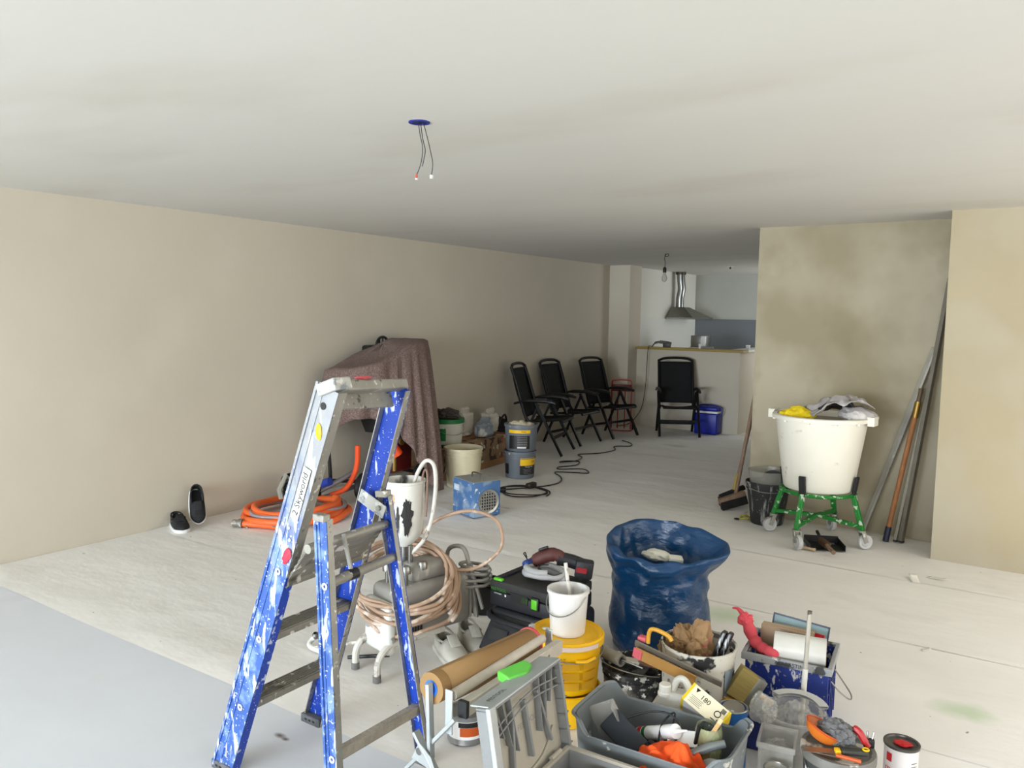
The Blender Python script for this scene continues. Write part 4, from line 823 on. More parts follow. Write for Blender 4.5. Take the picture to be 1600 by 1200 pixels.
obj('hopper_hook', tube(smooth_path([(HP[0]+.06,HP[1]+.05,.80),(HP[0]+.07,HP[1]+.055,.89),(HP[0]+.085,HP[1]+.06,.92),(HP[0]+.10,HP[1]+.06,.88),(HP[0]+.104,HP[1]+.05,.70)],5), .005, 7), mat('hook_rust', rgb(140,112,96), .7), sp_)
# hose wound over the machine, leaning forward
sh = thing('spray_hose', 'tan high-pressure hose wound in wide loops over the sprayer', 'hose', (-2.47,2.78,.375))
Mt = Matrix.Rotation(math.radians(30), 4, Vector((.83,.56,0)))
for k in range(8):
    g = X(tube(smooth_path(coil(.285-.018*(k%4),.235,1.35,-.07+.02*k,-.055+.02*k,n=26,wob=.16,seed=k*1.7+1,ry=.88,zw=.03),2), .0095, 8), Mt); obj('loop', g, m_tan, sh, smooth=180)
obj('loose_loop', tube(smooth_path([(.14,.14,.06),(.26,.22,.07),(.355,.29,.17),(.345,.27,.30),(.25,.18,.355),(.12,.10,.31),(.06,.06,.24)],7), .0085, 8), m_tan, sh, smooth=180)
cdc = thing('power_cord', 'grey power cord bundled behind the sprayer', 'cable', (-2.27,3.07,.42)); 
for k in range(4): obj('loop', X(tube(smooth_path(coil(.085,.075,1.2,.0,.01,n=20,wob=.2,seed=k+11,ry=.55),2), .0085, 7), Matrix.Translation((0,0,-.03*k))@Matrix.Rotation(.25*k,4,'Z')), m_spr, cdc, smooth=180)
sg = thing('spray_gun', 'white spray gun with long lance lying left of the sprayer', 'spray gun', (-2.93,2.58,.012))
obj('lance', rod((.05,.0,.014),(.46,.10,.13),.008,10), m_tubw, sg); obj('lance_tip', tube(smooth_path([(.19,.0,.012),(.06,-.0,.012),(.015,.012,.016),(.005,.035,.03),(.02,.05,.045)],5), .0125, 10), m_sprw, sg)
obj('nozzle', T(lathe([(.004,0),(.016,0),(.016,.02),(.008,.03)],14),(.02,.05,.045),(.5,.3,0)), m_steel, sg); obj('grip', rod((.25,.04,.004),(.44,.12,.035),.009,8), m_black, sg)

# ------------------------------------------------------------------ white shoes, black pot
m_wshoe = mat('white_leather_worn', rgb(206,202,190), .65, var=(18,.08)); m_wsole = mat('sole_offwhite', rgb(198,194,184), .7, var=(22,.1)); m_wins = mat('insole_navy', rgb(26,30,44), .9)
make_shoe('work_shoe','worn white slip-on shoe nearest the paper roll','shoe',(-2.30,2.925,.006),(0,0,math.radians(-30)),m_wshoe,m_wsole,m_wins,'white work shoes')
make_shoe('work_shoe','worn white slip-on shoe nearest the black tool case','shoe',(-2.285,3.08,.006),(0,0,math.radians(-36)),m_wshoe,m_wsole,m_wins,'white work shoes')
bp = bucket('black_pot', 'glossy black pot between the sprayer and the tool case', 'pot', (-2.53,3.52,.006), .085,.10,.17, mat('black_gloss', rgb(14,14,15), .2), rims=((.165,.006,.010),))

# ------------------------------------------------------------------ tool cases
m_case = mat('case_anthracite', rgb(30,31,36), .5, var=(20,.1)); m_casetop = mat('case_top_dusty', rgb(44,43,42), .65, var=(12,.3)); m_lime = mat('lime_green', rgb(96,196,36), .45)
dx = thing('dust_extractor', 'black dust extractor with sloping control panel under the tool case', 'vacuum', (-1.945,3.19,.006), math.radians(-3))
obj('body', rbox(.40,.34,.235,(0,0,.02),.03,3), m_case, dx)
obj('control_panel', frustum(-.19,.19,-.26,-.15,.08,-.17,.17,-.17,-.15,.235), m_case, dx, bev=.008)
obj('bumper', tube(smooth_path([(-.205,-.10,.225),(-.19,-.18,.225),(-.10,-.215,.222),(.10,-.215,.222),(.19,-.18,.225),(.205,-.10,.225)],5), .013, 10), m_case, dx)
pn = obj('panel_inset', X(box(.10,.055,.002), Matrix.Translation((-.10,-.222,.155))@Matrix.Rotation(math.radians(60),4,'X')), m_casetop, dx)
for k in range(8): obj('indicator', X(box(.012,.006,.003), Matrix.Translation((.0+.026*(k%4),-.212-.020*(k//4),.178-.035*(k//4)))@Matrix.Rotation(math.radians(60),4,'X')), m_lime if k in (2,5,6) else m_greyp, dx)
for s in (-1,1): obj('wheel', T(lathe([(0,-.02),(.05,-.02),(.055,0),(.05,.02),(0,.02)],20),(s*.215,.10,.056),(0,PI/2,0)), m_rubber, dx)
tcs = thing('tool_case', 'black tool case with green latch under the sander', 'tool case', (-1.955,3.185,.264), math.radians(-3))
obj('lower_shell', rbox(.395,.30,.075,(0,0,0),.012,2), m_case, tcs); obj('lid', rbox(.395,.30,.052,(0,0,.075),.012,2), m_casetop, tcs)
for s in (-1,1): obj('lid_ridge', rbox(.035,.27,.012,(s*.165,0,.123),.004), m_case, tcs)
lt = obj('latch', rbox(.044,.012,.06,(.075,-.156,.035),.004), m_black, tcs); obj('latch_tab', rbox(.032,.008,.046,(.075,-.163,.042),.003), m_lime, lt)
obj('handle_recess', cbox(.10,.004,.045,(-.02,-.1508,.066)), m_blk, tcs)
for k in range(4): obj('grip_mark', T(cbox(.003,.002,.026),(.0+.009*k,-.1535,.066),(0,.25,0)), mat('grip_green', rgb(46,96,30), .5), tcs)
obj('lettering', T(text_geo('FESTOOL',.022),(-.14,-.1525,.085),(PI/2,0,0)), mat('lettering_green', rgb(60,140,40), .5), tcs, smooth=0, recalc=False)
obj('lettering', T(text_geo('SYSTAINER',.009),(-.145,-.1525,.066),(PI/2,0,0)), m_wht, tcs, smooth=0, recalc=False)
obj('mark', cbox(.008,.001,.010,(-.10,-.1522,.064)), m_wht, tcs)
for s in (-1,1): obj('clip', rbox(.05,.02,.012,(s*.15,.145 if s>0 else -.14,.126),.003), m_lime, tcs)
# sander / cordless tool on the case
ZC = .392
sd = thing('cordless_sander', 'dark red cordless power tool with battery lying on the tool case', 'power tool', (-1.935,3.22,ZC-.004), math.radians(0))
m_brr = mat('tool_maroon', rgb(86,44,40), .6, var=(10,.2))
obj('barrel', tube(smooth_path([(-.12,-.01,.035),(-.08,.0,.07),(-.03,.015,.105),(.02,.03,.115),(.05,.04,.10)],5), [.028]*6+[.034]*9+[.030]*6, 14), m_brr, sd)
obj('body', tube(smooth_path([(.03,.03,.10),(.08,.06,.09),(.13,.08,.075)],5), .033, 14), m_case, sd)
bt = obj('battery', T(rbox(.085,.07,.085,(0,0,0),.012,2),(.155,.06,.022),(0,.12,.45)), m_case, sd); obj('battery_stripe', T(box(.05,.002,.025),(.165,.022,.055),(0,.12,.45)), mat('battery_red', rgb(150,24,34), .5), bt)
obj('switch', T(rbox(.05,.02,.012,(0,0,0),.004),(-.03,.0,.138),(0,-.4,.4)), m_black, sd)
obj('hang_loop', tube(smooth_path([(-.11,.0,.05),(-.145,.02,.075),(-.165,.03,.085),(-.16,.035,.092),(-.14,.02,.075)],4), .003, 6), m_black, sd)
obj('chuck', T(lathe([(0,0),(.02,0),(.026,.012),(.026,.03),(.018,.045),(0,.045)],18),(-.07,-.055,.03),(0,1.2,.3)), m_steel, sd)
hr = thing('sander_hose', 'pale grey corrugated hose looped around the power tool', 'hose', (-1.935,3.175,ZC+.006))
m_hpal = mat('hose_pale', rgb(176,176,176), .5)
obj('hose', tube(smooth_path(coil(.098,.09,1.85,.018,.055,n=28,wob=.06,seed=21,ry=.75),2), .0155, 10), m_hpal, hr, smooth=180); obj('blue_cuff', tube(ring_path(.098,.060,9,(0,0),.074,2.3,3.5),.017,10), mat('cuff_blue', rgb(34,64,130), .5), hr, smooth=180)
obj('cord', tube(smooth_path([(.0,.04,.06),(-.02,-.02,.07),(.02,-.05,.06),(.08,-.05,.05),(.10,.0,.05)],5), .003, 6), m_black, hr)

# ------------------------------------------------------------------ yellow buckets and pot
m_yb = mat('bucket_yellow', rgb(246,190,8), .4, var=(5,.04)); YX, YY = -1.573,2.775; ph = PHI(YX,YY)
y1 = bucket('yellow_bucket', 'lower yellow bucket, mostly hidden beneath the lidded one', 'bucket', (YX,YY,.006), .128,.140,.135, m_yb, rims=((.126,.005,.012),), group='yellow buckets')
y2 = bucket('yellow_bucket', 'yellow lidded bucket with printed instructions carrying white pot', 'bucket', (YX,YY,.142), .126,.143,.225, m_yb, handle=(ph+.55,.175,.03,m_silverwire), group='yellow buckets')
obj('lid', lathe([(0,.212),(.128,.212),(.136,.221),(.148,.224),(.153,.218),(.153,.192),(.146,.188)],48), m_yb, y2)
label_on(y2,.1535,.205,ph+.30,.20,.018,mat('label_pinkish', rgb(226,206,196), .6),'torn_label')
obj('handle_grip', tube([((.150)*math.cos(ph+.55+a_),(.150)*math.sin(ph+.55+a_),.150+.02*abs(a_)) for a_ in [i*.06-.3 for i in range(11)]], .007, 8), m_yb, y2)
m_ybp = mat('instruction_print', rgb(206,150,6), .6, bump=(90,.3,.002))
for cI in range(2):
    for rI in range(3): label_on(y2,.1335+.014*(.05+.045*rI)/.225*1.0,.045+.042*rI,ph+.12+cI*.62,.072,.032,m_ybp,'instruction_panel',8)
for k in range(3): text_on(y2,'Art. 04',.009,.138,.16-.012*k,ph-.12,m_blk,'lettering',.004) if k<2 else None
obj('paint_smear', T(crumple(.022,.014,.003,3,3,.5,3,False),(-.085,-.02,.2125)), m_wht, y2)
m_pot = mat('pot_translucent_white', rgb(226,224,220), .35, var=(5,.03), spots=[(rgb(196,192,186),12,.64,.06,4,(1,1,.3))])
wp_ = bucket('measuring_pot', 'small white translucent pot standing on the yellow lid', 'pot', (YX-.005,YY+.01,.3555), .072,.083,.185, m_pot, rims=((.178,.005,.012),), handle=(ph-.6,.165,.075,m_silverwire), floor_z=.03)
sk_ = thing('stir_stick', 'whitened stirring stick standing in the small white pot', 'stick', (YX-.005,YY+.01,.39)); obj('shaft', rod((.03,-.005,.0),(-.045,.05,.235),.008,8), m_tubw, sk_); obj('paddle', T(rbox(.022,.006,.06,(0,0,0),.002),(.03,-.006,-.0),(0,-.3,0)), m_tubw, sk_)

# ------------------------------------------------------------------ blue rubbish bag
m_bag = mat('bag_blue', rgb(8,54,92), .28, var=(4,.15), bump=(11,.4,.03), stretch=(1,1,1.8), spots=[(rgb(120,150,180),30,.78,.03,4)])
def bag():
    n, V, F = 96, [], []
    prof = [(.0,.0),(.10,.0),(.19,.005),(.232,.04),(.245,.12),(.243,.22),(.236,.32),(.232,.40),(.240,.46),(.252,.515),(.246,.555),(.225,.552),(.205,.50),(.195,.45),(.16,.425),(.08,.43),(0,.44)]
    pth = smooth_path([(r,0,z) for r,z in prof],4); M_ = len(pth)
    for j,p in enumerate(pth):
        f = j/(M_-1); z0 = p.z
        for k in range(n):
            a = 2*PI*k/n; r = p.x; out = f < .66
            w = mnoise.noise((math.cos(a)*1.8,math.sin(a)*1.8,z0*5+(0 if out else 9)))
            fold = (.5-abs(mnoise.noise((math.cos(a)*1.9+3+z0*2.2,math.sin(a)*1.9,z0*7.5))))*2-.6
            diag = math.sin(a*4+z0*34+5*w)*.0055*min(1,z0*6)
            r = r*(1+.06*w)+(.015*fold+diag)*min(1,r/.15)*(1 if z0>.03 else .2)
            z = z0*(1+.0)
            tf = max(0,(z0-.40)/.16)**1.5 if z0>.40 and r>.14 else 0
            back = math.cos(a-math.radians(118)); right = math.cos(a-math.radians(18))
            z += tf*(.045*back+.03*mnoise.noise((math.cos(a)*2.2,math.sin(a)*2.2,4.2))) 
            lobe = max(0,right)**5; r += tf*.095*lobe; z += tf*(.015*lobe)
            lobe2 = max(0,math.cos(a-math.radians(220)))**6; r += tf*.02*lobe2
            V.append(Vector((r*math.cos(a)*1.0, r*math.sin(a)*.94, max(0,z)*.98)))
    for j in range(M_-1):
        for k in range(n): F.append((j*n+k, j*n+(k+1)%n, (j+1)*n+(k+1)%n, (j+1)*n+k))
    return (V,F)
rb = thing('rubbish_bag', 'full dark blue plastic rubbish bag with open top', 'rubbish bag', (-1.535,3.62,.006), 0)
obj('bag', bag(), m_bag, rb, smooth=48)
obj('rubbish', J(T(rbox(.07,.05,.03,(0,0,0),.01),(.08,.0,.455),(.2,.1,.6)), T(crumple(.07,.05,.03,5,3,.4,2),(-.02,.01,.45))), mat('rubbish_white', rgb(214,212,196), .7), rb)

# ------------------------------------------------------------------ paper roll stand
m_kraft = mat('kraft_paper', rgb(150,116,72), .7, var=(3,.04)); m_galv = mat('galvanised', rgb(186,192,192), .42, metal=.55, var=(9,.08)); m_galvw = mat('rail_dusty', rgb(196,188,174), .6, var=(18,.08))
sx0, sy0, sy1 = -1.50, 1.87, 2.42
ps = thing('paper_roll_stand', 'folding aluminium stand for masking paper beside the ladder foot', 'stand', (sx0,(sy0+sy1)/2,.004)); o_ = Vector((sx0,(sy0+sy1)/2,.004)); q_ = lambda x,y,z: Vector((x,y,z))-o_
obj('guide_rod', rod(q_(-1.488,1.905,.462),q_(-1.488,2.44,.466),.0165,16), m_galvw, ps)
obj('rail', bar(q_(-1.450,1.92,.425),q_(-1.450,2.50,.425),.03,.05), m_galvw, ps, bev=.003)
obj('rail_end', bar(q_(-1.450,1.905,.425),q_(-1.450,1.92,.425),.033,.053), m_black, ps)
for k in range(5): obj('rail_screw', T(cyl(.005,.003,(0,0,0),10),tuple(q_(-1.436,2.0+.1*k,.425)),(0,PI/2,0)), m_steel, ps)
for yy in (sy0,sy1+.05):
    obj('roll_arm', bar(q_(-1.545,yy,.25),q_(-1.555,yy,.495),.014,.024,(0,1,0)), m_galv, ps, bev=.002)
    obj('rod_bracket', bar(q_(-1.490,yy+.02,.34),q_(-1.490,yy+.02,.485),.030,.007,(0,1,0)), m_galv, ps, bev=.004)
    obj('leg', bar(q_(-1.35,yy-.012,.012),q_(-1.60,yy-.012,.33),.012,.028,(0,1,0)), mat('leg_dark', rgb(120,122,122), .5, metal=.5) if yy>2 else m_galv, ps, bev=.002)
    obj('leg', bar(q_(-1.80,yy+.012,.012),q_(-1.455,yy+.012,.405),.012,.028,(0,1,0)), m_galv, ps, bev=.002)
    obj('pivot', T(cyl(.012,.05,(0,0,-.025),14),tuple(q_(-1.575,yy,.275)),(PI/2,0,0)), m_steel, ps)
    obj('gusset', T(prism([(-.03,-.03),(.07,-.05),(.05,-.005),(0,.03)],.004),tuple(q_(-1.575,yy-.02,.275)),(PI/2,0,0)), m_galv, ps)
obj('yellow_tape', bar(q_(-1.735,sy0+.012,.087),q_(-1.70,sy0+.012,.127),.0145,.031,(0,1,0)), mat('tape_amber', rgb(236,170,30), .6), ps)
kr = thing('paper_roll', 'roll of brown masking paper resting on the aluminium stand', 'paper roll', (-1.56,1.90,.470), rot=(math.radians(-2.5),0,math.radians(-3)))
obj('roll', T(lathe([(.026,0),(.050,0),(.0505,.01),(.0505,.52),(.050,.53),(.026,.53),(.026,0)],40),(0,-.012,0),(-PI/2,0,0)), m_kraft, kr)
obj('core', T(lathe([(.020,-.002),(.0265,-.002),(.0265,.012),(.020,.012),(.020,-.002)],28),(0,-.012,0),(-PI/2,0,0)), mat('core_blue', rgb(40,110,200), .5), kr)
obj('core_plug', T(cyl(.0205,.006,(0,0,0),24),(0,-.012,0),(-PI/2,0,0)), mat('core_plug_blue', rgb(26,84,180), .5), kr)
obj('loose_sheet', grid(2,10,lambda u,v: (-.0+.051*math.cos(PI/2-1.9*v) if v<.75 else .051*math.cos(PI/2-1.425)+.01*(v-.75)*4, .03+.48*u, .051*math.sin(PI/2-1.9*v) if v<.75 else .051*math.sin(PI/2-1.425)-.045*(v-.75)*4)), m_kraft, kr, thick=.0008, smooth=180)
obj('red_end', T(lathe([(.03,0),(.054,0),(.054,.014),(.03,.014),(.03,0)],36),(0,.518,0),(-PI/2,0,0)), mat('end_red', rgb(206,84,88), .5), kr)
gw = tag(obj('green_wedge', T(prism([(-.05,-.026),(.015,-.04),(.06,-.012),(.055,.022),(-.05,.032)],.034),(-1.335,2.03,.512),(.10,-.12,1.3)), mat('wedge_green', rgb(96,190,70), .4), bev=.006), 'bright green plastic wedge resting on the grey lid edge', 'wedge')
ol = thing('paint_tin', 'paint tin with orange band on the floor beneath the stand', 'tin', (-1.80,2.395,.006))
obj('body', lathe([(0,0),(.074,0),(.076,.004),(.074,.008),(.074,.105),(.077,.108),(.077,.113),(.066,.113),(.064,.104),(0,.104)],36), mat('tin_grey', rgb(140,140,140), .4, metal=.5), ol)
ph = PHI(-1.8,2.395); label_on(ol,.074,.06,ph+.25,.20,.07,m_wht); label_on(ol,.0745,.055,ph+.45,.12,.035,mat('band_orange', rgb(196,84,24), .5),'orange_band'); label_on(ol,.0745,.083,ph+.1,.08,.02,m_blk,'print_line')

# ------------------------------------------------------------------ grey tool box with raised lid
m_gbox = mat('crate_light_grey', rgb(170,164,150), .55, var=(8,.05)); m_gboxd = mat('crate_mid_grey', rgb(128,130,130), .55, var=(8,.06))
gbx = thing('grey_case', 'grey plastic case with ribbed lid raised, red tape inside', 'tool case', (-1.03,1.99,.006), math.radians(2))
def tray(w,d,h,t=.006,floor=.01): return J(quadbox(-w/2,w/2,-d/2,-d/2+t,0,h),quadbox(-w/2,w/2,d/2-t,d/2,0,h),quadbox(-w/2,-w/2+t,-d/2+t,d/2-t,0,h),quadbox(w/2-t,w/2,-d/2+t,d/2-t,0,h),quadbox(-w/2+t,w/2-t,-d/2+t,d/2-t,0,floor))
obj('body', tray(.37,.40,.24), m_gboxd, gbx); obj('rim', J(quadbox(-.195,.195,-.21,-.196,.225,.25),quadbox(-.195,.195,.196,.21,.225,.25),quadbox(-.195,-.181,-.196,.196,.225,.25),quadbox(.181,.195,-.196,.196,.225,.25)), m_gbox, gbx, bev=.002)
obj('inner_tray', quadbox(-.178,.178,-.19,.19,.17,.18), m_gbox, gbx)
for s in (-1,1): obj('hinge', rod((-.195,s*.13-.03,.25),(-.195,s*.13+.03,.25),.008,10), m_gbox, gbx)
lidM = Matrix.Translation((-.205,0,.228))@Matrix.Rotation(math.radians(-10),4,'Y')      # lid plane: y across, z up, x thickness
def lidbox(y0,y1,z0,z1,x0,x1): return X(quadbox(x0,x1,y0,y1,z0,z1), lidM)
ldp = obj('lid', J(lidbox(-.205,.205,0,.30,-.012,-.006)), m_gbox, gbx)
obj('lid_edge', J(lidbox(-.21,-.20,0,.305,-.02,.03),lidbox(.20,.21,0,.305,-.02,.03),lidbox(-.21,.21,.293,.303,-.02,.03)), m_gboxd, ldp, bev=.003)
obj('lid_frame', lidbox(-.218,-.185,.0,.31,.02,.036), m_galv, ldp, bev=.003)
obj('lid_top_plate', lidbox(-.20,.20,.303,.309,-.045,.035), m_galv, ldp, bev=.002)
for k in range(9):
    a_ = k/8; y0 = -.17+.34*a_; z1 = .10+.09*(2*a_-1)**2+.0
    if 2 < k < 6: continue
    obj('lid_rib', X(bar((.006,y0,.29),(.006,y0*.80,z1),.003,.022,(1,0,0)), lidM), m_gboxd, ldp)
for y0,y1_ in ((-.07,-.10),(.0,.01),(.075,.125)): obj('lid_rib', X(bar((.004,y0,.25),(.004,y1_,.07),.010,.02,(1,0,0)), lidM), m_gboxd, ldp, bev=.002)
for zc_ in (.25,.225): obj('lid_cross_rib', X(tube(smooth_path([(.012,-.195,zc_-.03),(.014,-.08,zc_+.0),(.014,.05,zc_+.012),(.014,.195,zc_-.005)],5),.0028,6), lidM), m_gboxd, ldp)
obj('lid_curve', X(tube(smooth_path([(-.002,-.19,.06),(-.002,-.05,.028),(-.002,.08,.04),(-.002,.16,.10)],6),.004,6), lidM), m_gbox, ldp)
for k in range(6): obj('edge_tab', lidbox(.20,.226,.02+.05*k,.024+.05*k,-.015,.025), m_gboxd, ldp)
obj('lid_lettering', X(T(text_geo('FESTOOL',.026),(0,0,0),(PI/2,0,PI/2)), lidM@Matrix.Translation((-.0055,.02,.17))), m_gboxd, ldp, smooth=0, recalc=False)
obj('edge_lettering', X(T(text_geo('FESTOOL',.022),(0,0,0),(0,0,PI/2)), lidM@Matrix.Translation((-.005,-.12,.3095))), m_lime if False else mat('letter_dkgreen', rgb(40,70,40), .5), ldp, smooth=0, recalc=False)
tp = thing('tape_roll', 'roll of red masking tape lying in the grey case', 'tape', (-1.09,2.09,.187))
obj('tape', lathe([(.036,0),(.058,0),(.058,.048),(.036,.048),(.036,0)],40), mat('tape_crimson', rgb(196,46,66), .5), tp); obj('core', lathe([(.032,.001),(.0365,.001),(.0365,.047),(.032,.047),(.032,.001)],40), mat('tape_core', rgb(214,206,206), .6), tp)
tp2 = thing('tape_roll', 'second roll of red tape beside the orange cloth', 'tape', (-.965,2.10,.187))
obj('tape', lathe([(.036,0),(.056,0),(.056,.040),(.036,.040),(.036,0)],40), mat('tape_crimson', rgb(196,46,66), .5), tp2); obj('core', lathe([(.032,.001),(.0365,.001),(.0365,.039),(.032,.039),(.032,.001)],40), mat('tape_core', rgb(214,206,206), .6), tp2)
# ------------------------------------------------------------------ paint buckets in the pile
m_crust = mat('paint_crusted_black', rgb(30,30,30), .5, spots=[(rgb(176,172,160),24,.56,.04,6),(rgb(226,222,210),40,.62,.03,4),(rgb(100,96,86),9,.55,.1)])
m_metalin = mat('bucket_inside_grey', rgb(116,118,116), .5, metal=.3)
bkp = bucket('paint_bucket', 'paint-crusted black bucket holding an old brush and roller', 'bucket', (-1.375,3.005,.006), .118,.132,.185, m_crust, rims=((.180,.006,.009),(.150,.004,.006)), handle=(PHI(-1.37,3.0)-.7,.178,-.035,m_silverwire), floor_z=.13)
ph = PHI(-1.37,3.0); label_on(bkp,.126,.10,ph-1.0,.10,.09,mat('label_ochre', rgb(190,140,60), .6)); text_on(bkp,'PRO',.03,.1275,.11,ph-.95,m_blk)
m_darkslat = mat('slat_dark', rgb(66,64,58), .7, var=(12,.3), spots=[(rgb(150,148,138),18,.64,.05)])
for k,(x0,y0,x1,y1) in enumerate(((-.10,-.03,.10,-.05),(-.10,.02,.08,.06),(-.04,-.10,-.02,.10),(.05,-.08,.04,.09))):  # dark wooden slats lying in the bucket
    tag(obj('dark_slat', T(bar((x0,y0,.15+.008*k),(x1,y1,.158+.008*k),.034,.006),(-1.375,3.005,.0)), m_darkslat, bev=.001), ('dark flat wood slat lying lowest in the crusted black bucket','dark flat wood slat at the back of the crusted black bucket','dark flat wood slat laid crossways left in the black bucket','dark flat wood slat laid crossways right in the black bucket')[k], 'stick', 'slats in the black bucket')
pb_ = thing('paint_brush', 'old paint brush with brown handle lying in the black bucket', 'brush', (-1.375,3.005,.192), math.radians(12))
obj('ferrule', T(rbox(.09,.045,.012,(0,0,0),.004),(-.02,.01,.0)), mat('ferrule_paint', rgb(206,196,180), .6, spots=[(rgb(120,100,84),16,.58,.05)]), pb_)
obj('handle', tube(smooth_path([(.02,.008,.008),(.06,.0,.012),(.10,-.01,.016),(.135,-.018,.014)],4), [.012]*4+[.016]*5+[.012]*4, 10), mat('handle_brown', rgb(132,90,66), .5, var=(12,.2)), pb_); obj('bristles', T(box(.07,.045,.012,(0,0,0),1,.8),(-.095,.012,.0)), m_bris, pb_)
rl = thing('roller_sleeve', 'hollow grey roller sleeve resting on the black bucket rim', 'roller', (-1.43,2.95,.195), math.radians(-18))
obj('sleeve', T(lathe([(.018,0),(.026,0),(.026,.14),(.018,.14),(.018,0)],24),(-.11,.0,.028),(0,PI/2+.02,0)), mat('sleeve_grey', rgb(158,154,142), .8, var=(20,.15)), rl); obj('frame_rod', rod((.0,0,.028),(.12,.03,.018),.004,8), m_silverwire, rl)

MX, MY = -1.085, 2.975; ph = PHI(MX,MY)
m_mbo = mat('metal_bucket_white_drips', rgb(206,202,190), .5, metal=.1, var=(6,.05), spots=[(rgb(34,34,36),10,.56,.03,5),(rgb(110,108,100),16,.60,.04,5)])
mb_ = bucket('metal_bucket', 'tall dripped metal paint bucket full of crumpled brown paper', 'bucket', (MX,MY,.006), .132,.145,.365, m_mbo, wall=.003, rims=((.360,.004,.008),), floor_z=.18)
obj('inner_wall', lathe([(.1405,.358),(.137,.19)],40), m_metalin, mb_, recalc=False)
obj('handle_ear', T(rbox(.03,.01,.05,(0,0,0),.004),(.135*math.cos(ph+.9)*1.02,.135*math.sin(ph+.9)*1.02,.25),(0,0,ph+.9+PI/2)), mat('ear_grey', rgb(130,140,150), .5, metal=.4), mb_)
obj('wipe', wrap(patch(.05,.20,6),.1455,.20,ph+.95), mat('paint_bluegrey', rgb(128,140,152), .5, var=(14,.2)), mb_, recalc=False)
bpp = thing('crumpled_paper', 'crumpled brown paper with pink stains in the metal bucket', 'paper', (MX-.045,MY+.03,.23))
obj('paper', T(crumple(.075,.075,.12,14,5,.75,1.5),(0,0,0)), mat('paper_brown', rgb(150,118,80), .75, var=(7,.18), spots=[(rgb(196,84,100),9,.56,.06,3)]), bpp, smooth=30)
obj('torn_corner', T(crumple(.06,.04,.05,19,4,.6,3.0),(-.05,-.05,.06)), mat('paper_brown_dark', rgb(120,92,58), .8, var=(9,.2)), bpp, smooth=30)
for k in range(2):
    sx_ = MX+.025+.024*k; s_ = thing('spatula', ('shiny black plastic spatula leaning in metal bucket, left of two','shiny black plastic spatula leaning in metal bucket, right of two')[k], 'spatula', (sx_,MY-.02,.20), group='black spatulas')
    M_ = Matrix.Rotation(.32,4,'Y')@Matrix.Rotation(-.12,4,'X'); obj('blade', X(rbox(.020,.034,.20,(0,0,.05),.006), M_), mat('black_glossy_streaked', rgb(26,26,28), .22, spots=[(rgb(190,190,190),30,.70,.03,3,(1,1,.1))]), s_); obj('grip', X(rod((0,0,0),(0,0,.06),.009), M_), m_black, s_)
dbk = thing('smoothing_blade', 'long steel smoothing blade with tan body and yellow handle', 'trowel', (-1.10,2.80,.35), 0)
a_, b_ = Vector((-.175,-.01,.032)), Vector((.17,.01,-.048))
obj('blade', bar(a_,b_,.007,.030,(0,-.5,1)), mat('blade_grey', rgb(132,126,114), .45, metal=.5), dbk)
obj('body', bar(a_+Vector((.006,-.012,-.032)),a_.lerp(b_,.72)+Vector((0,-.012,-.030)),.006,.05,(0,-.3,1)), mat('card_tan', rgb(172,128,66), .7, var=(7,.08)), dbk)
obj('pink_end', bar(a_+Vector((.0,-.0155,-.030)),a_+Vector((.035,-.0155,-.040)),.005,.045,(0,-.3,1)), mat('card_pink', rgb(206,92,104), .6), dbk)
obj('handle', tube(smooth_path([(-.13,.01,.035),(-.125,.012,.085),(-.10,.014,.095),(-.05,.016,.082),(-.035,.016,.065)],4), .0085, 8), mat('handle_yellow', rgb(206,152,42), .55), dbk)
obj('pink_block', T(rbox(.035,.03,.02,(0,0,0),.004),(-.155,.018,.035)), mat('card_pink', rgb(206,92,104), .6), dbk)

# ------------------------------------------------------------------ jerrycan, abrasive box, tin
m_jer = mat('jerrycan_white', rgb(208,206,198), .4, var=(5,.04))
jc = thing('jerrycan', 'white plastic jerrycan with screw cap behind the grey crate', 'jerrycan', (-1.075,2.705,.006), math.radians(8))
obj('body', rbox(.145,.105,.235,(0,0,0),.018,3), m_jer, jc); obj('shoulder', frustum(-.068,.068,-.048,.048,.225,-.035,.06,-.03,.03,.275), m_jer, jc, bev=.008)
obj('handle', tube(smooth_path([(-.005,.0,.27),(.012,.0,.315),(.035,.0,.322),(.055,.0,.295),(.066,.0,.24)],5), .013, 10), m_jer, jc)
cpj = obj('cap', lathe([(0,.30),(.02,.30),(.023,.296),(.023,.272),(.025,.270),(.025,.262)],24,(-.028,-.018,0)), m_white, jc); obj('cap_ring', lathe([(.018,.268),(.027,.268),(.027,.259),(.018,.259)],24,(-.028,-.018,0)), m_white, cpj)
ab = thing('abrasive_box', 'yellow and white abrasive paper box tilted on the crate edge', 'box', (-.945,2.675,.235), rot=(math.radians(34),math.radians(24),math.radians(-6)))
obj('carton', rbox(.155,.075,.085,(0,0,0),.002,1), mat('carton_greywhite', rgb(206,206,204), .6), ab)
obj('top_label', box(.156,.076,.0012,(0,0,.085)), mat('carton_cream', rgb(238,230,200), .6), ab)
for s in (-1,1): obj('yellow_edge', quadbox(s*.078-.008,s*.078+.0015,-.0385,.0385,-.0005,.0868) if s>0 else quadbox(-.0795,-.070,-.0385,.0385,-.0005,.0868), mat('carton_yellow', rgb(226,196,30), .6), ab)
obj('number', T(text_geo('180',.026),(-.012,.012,.0870)), m_blk, ab, smooth=0, recalc=False)
obj('number', T(text_geo('OT',.036),(.045,-.010,.0870),(0,0,-1.57)), m_blk, ab, smooth=0, recalc=False)
obj('triangle', ([Vector((-.060,.030,.0870)),Vector((-.044,.030,.0870)),Vector((-.052,.014,.0870))],[(2,1,0)]), m_blk, ab, smooth=0)
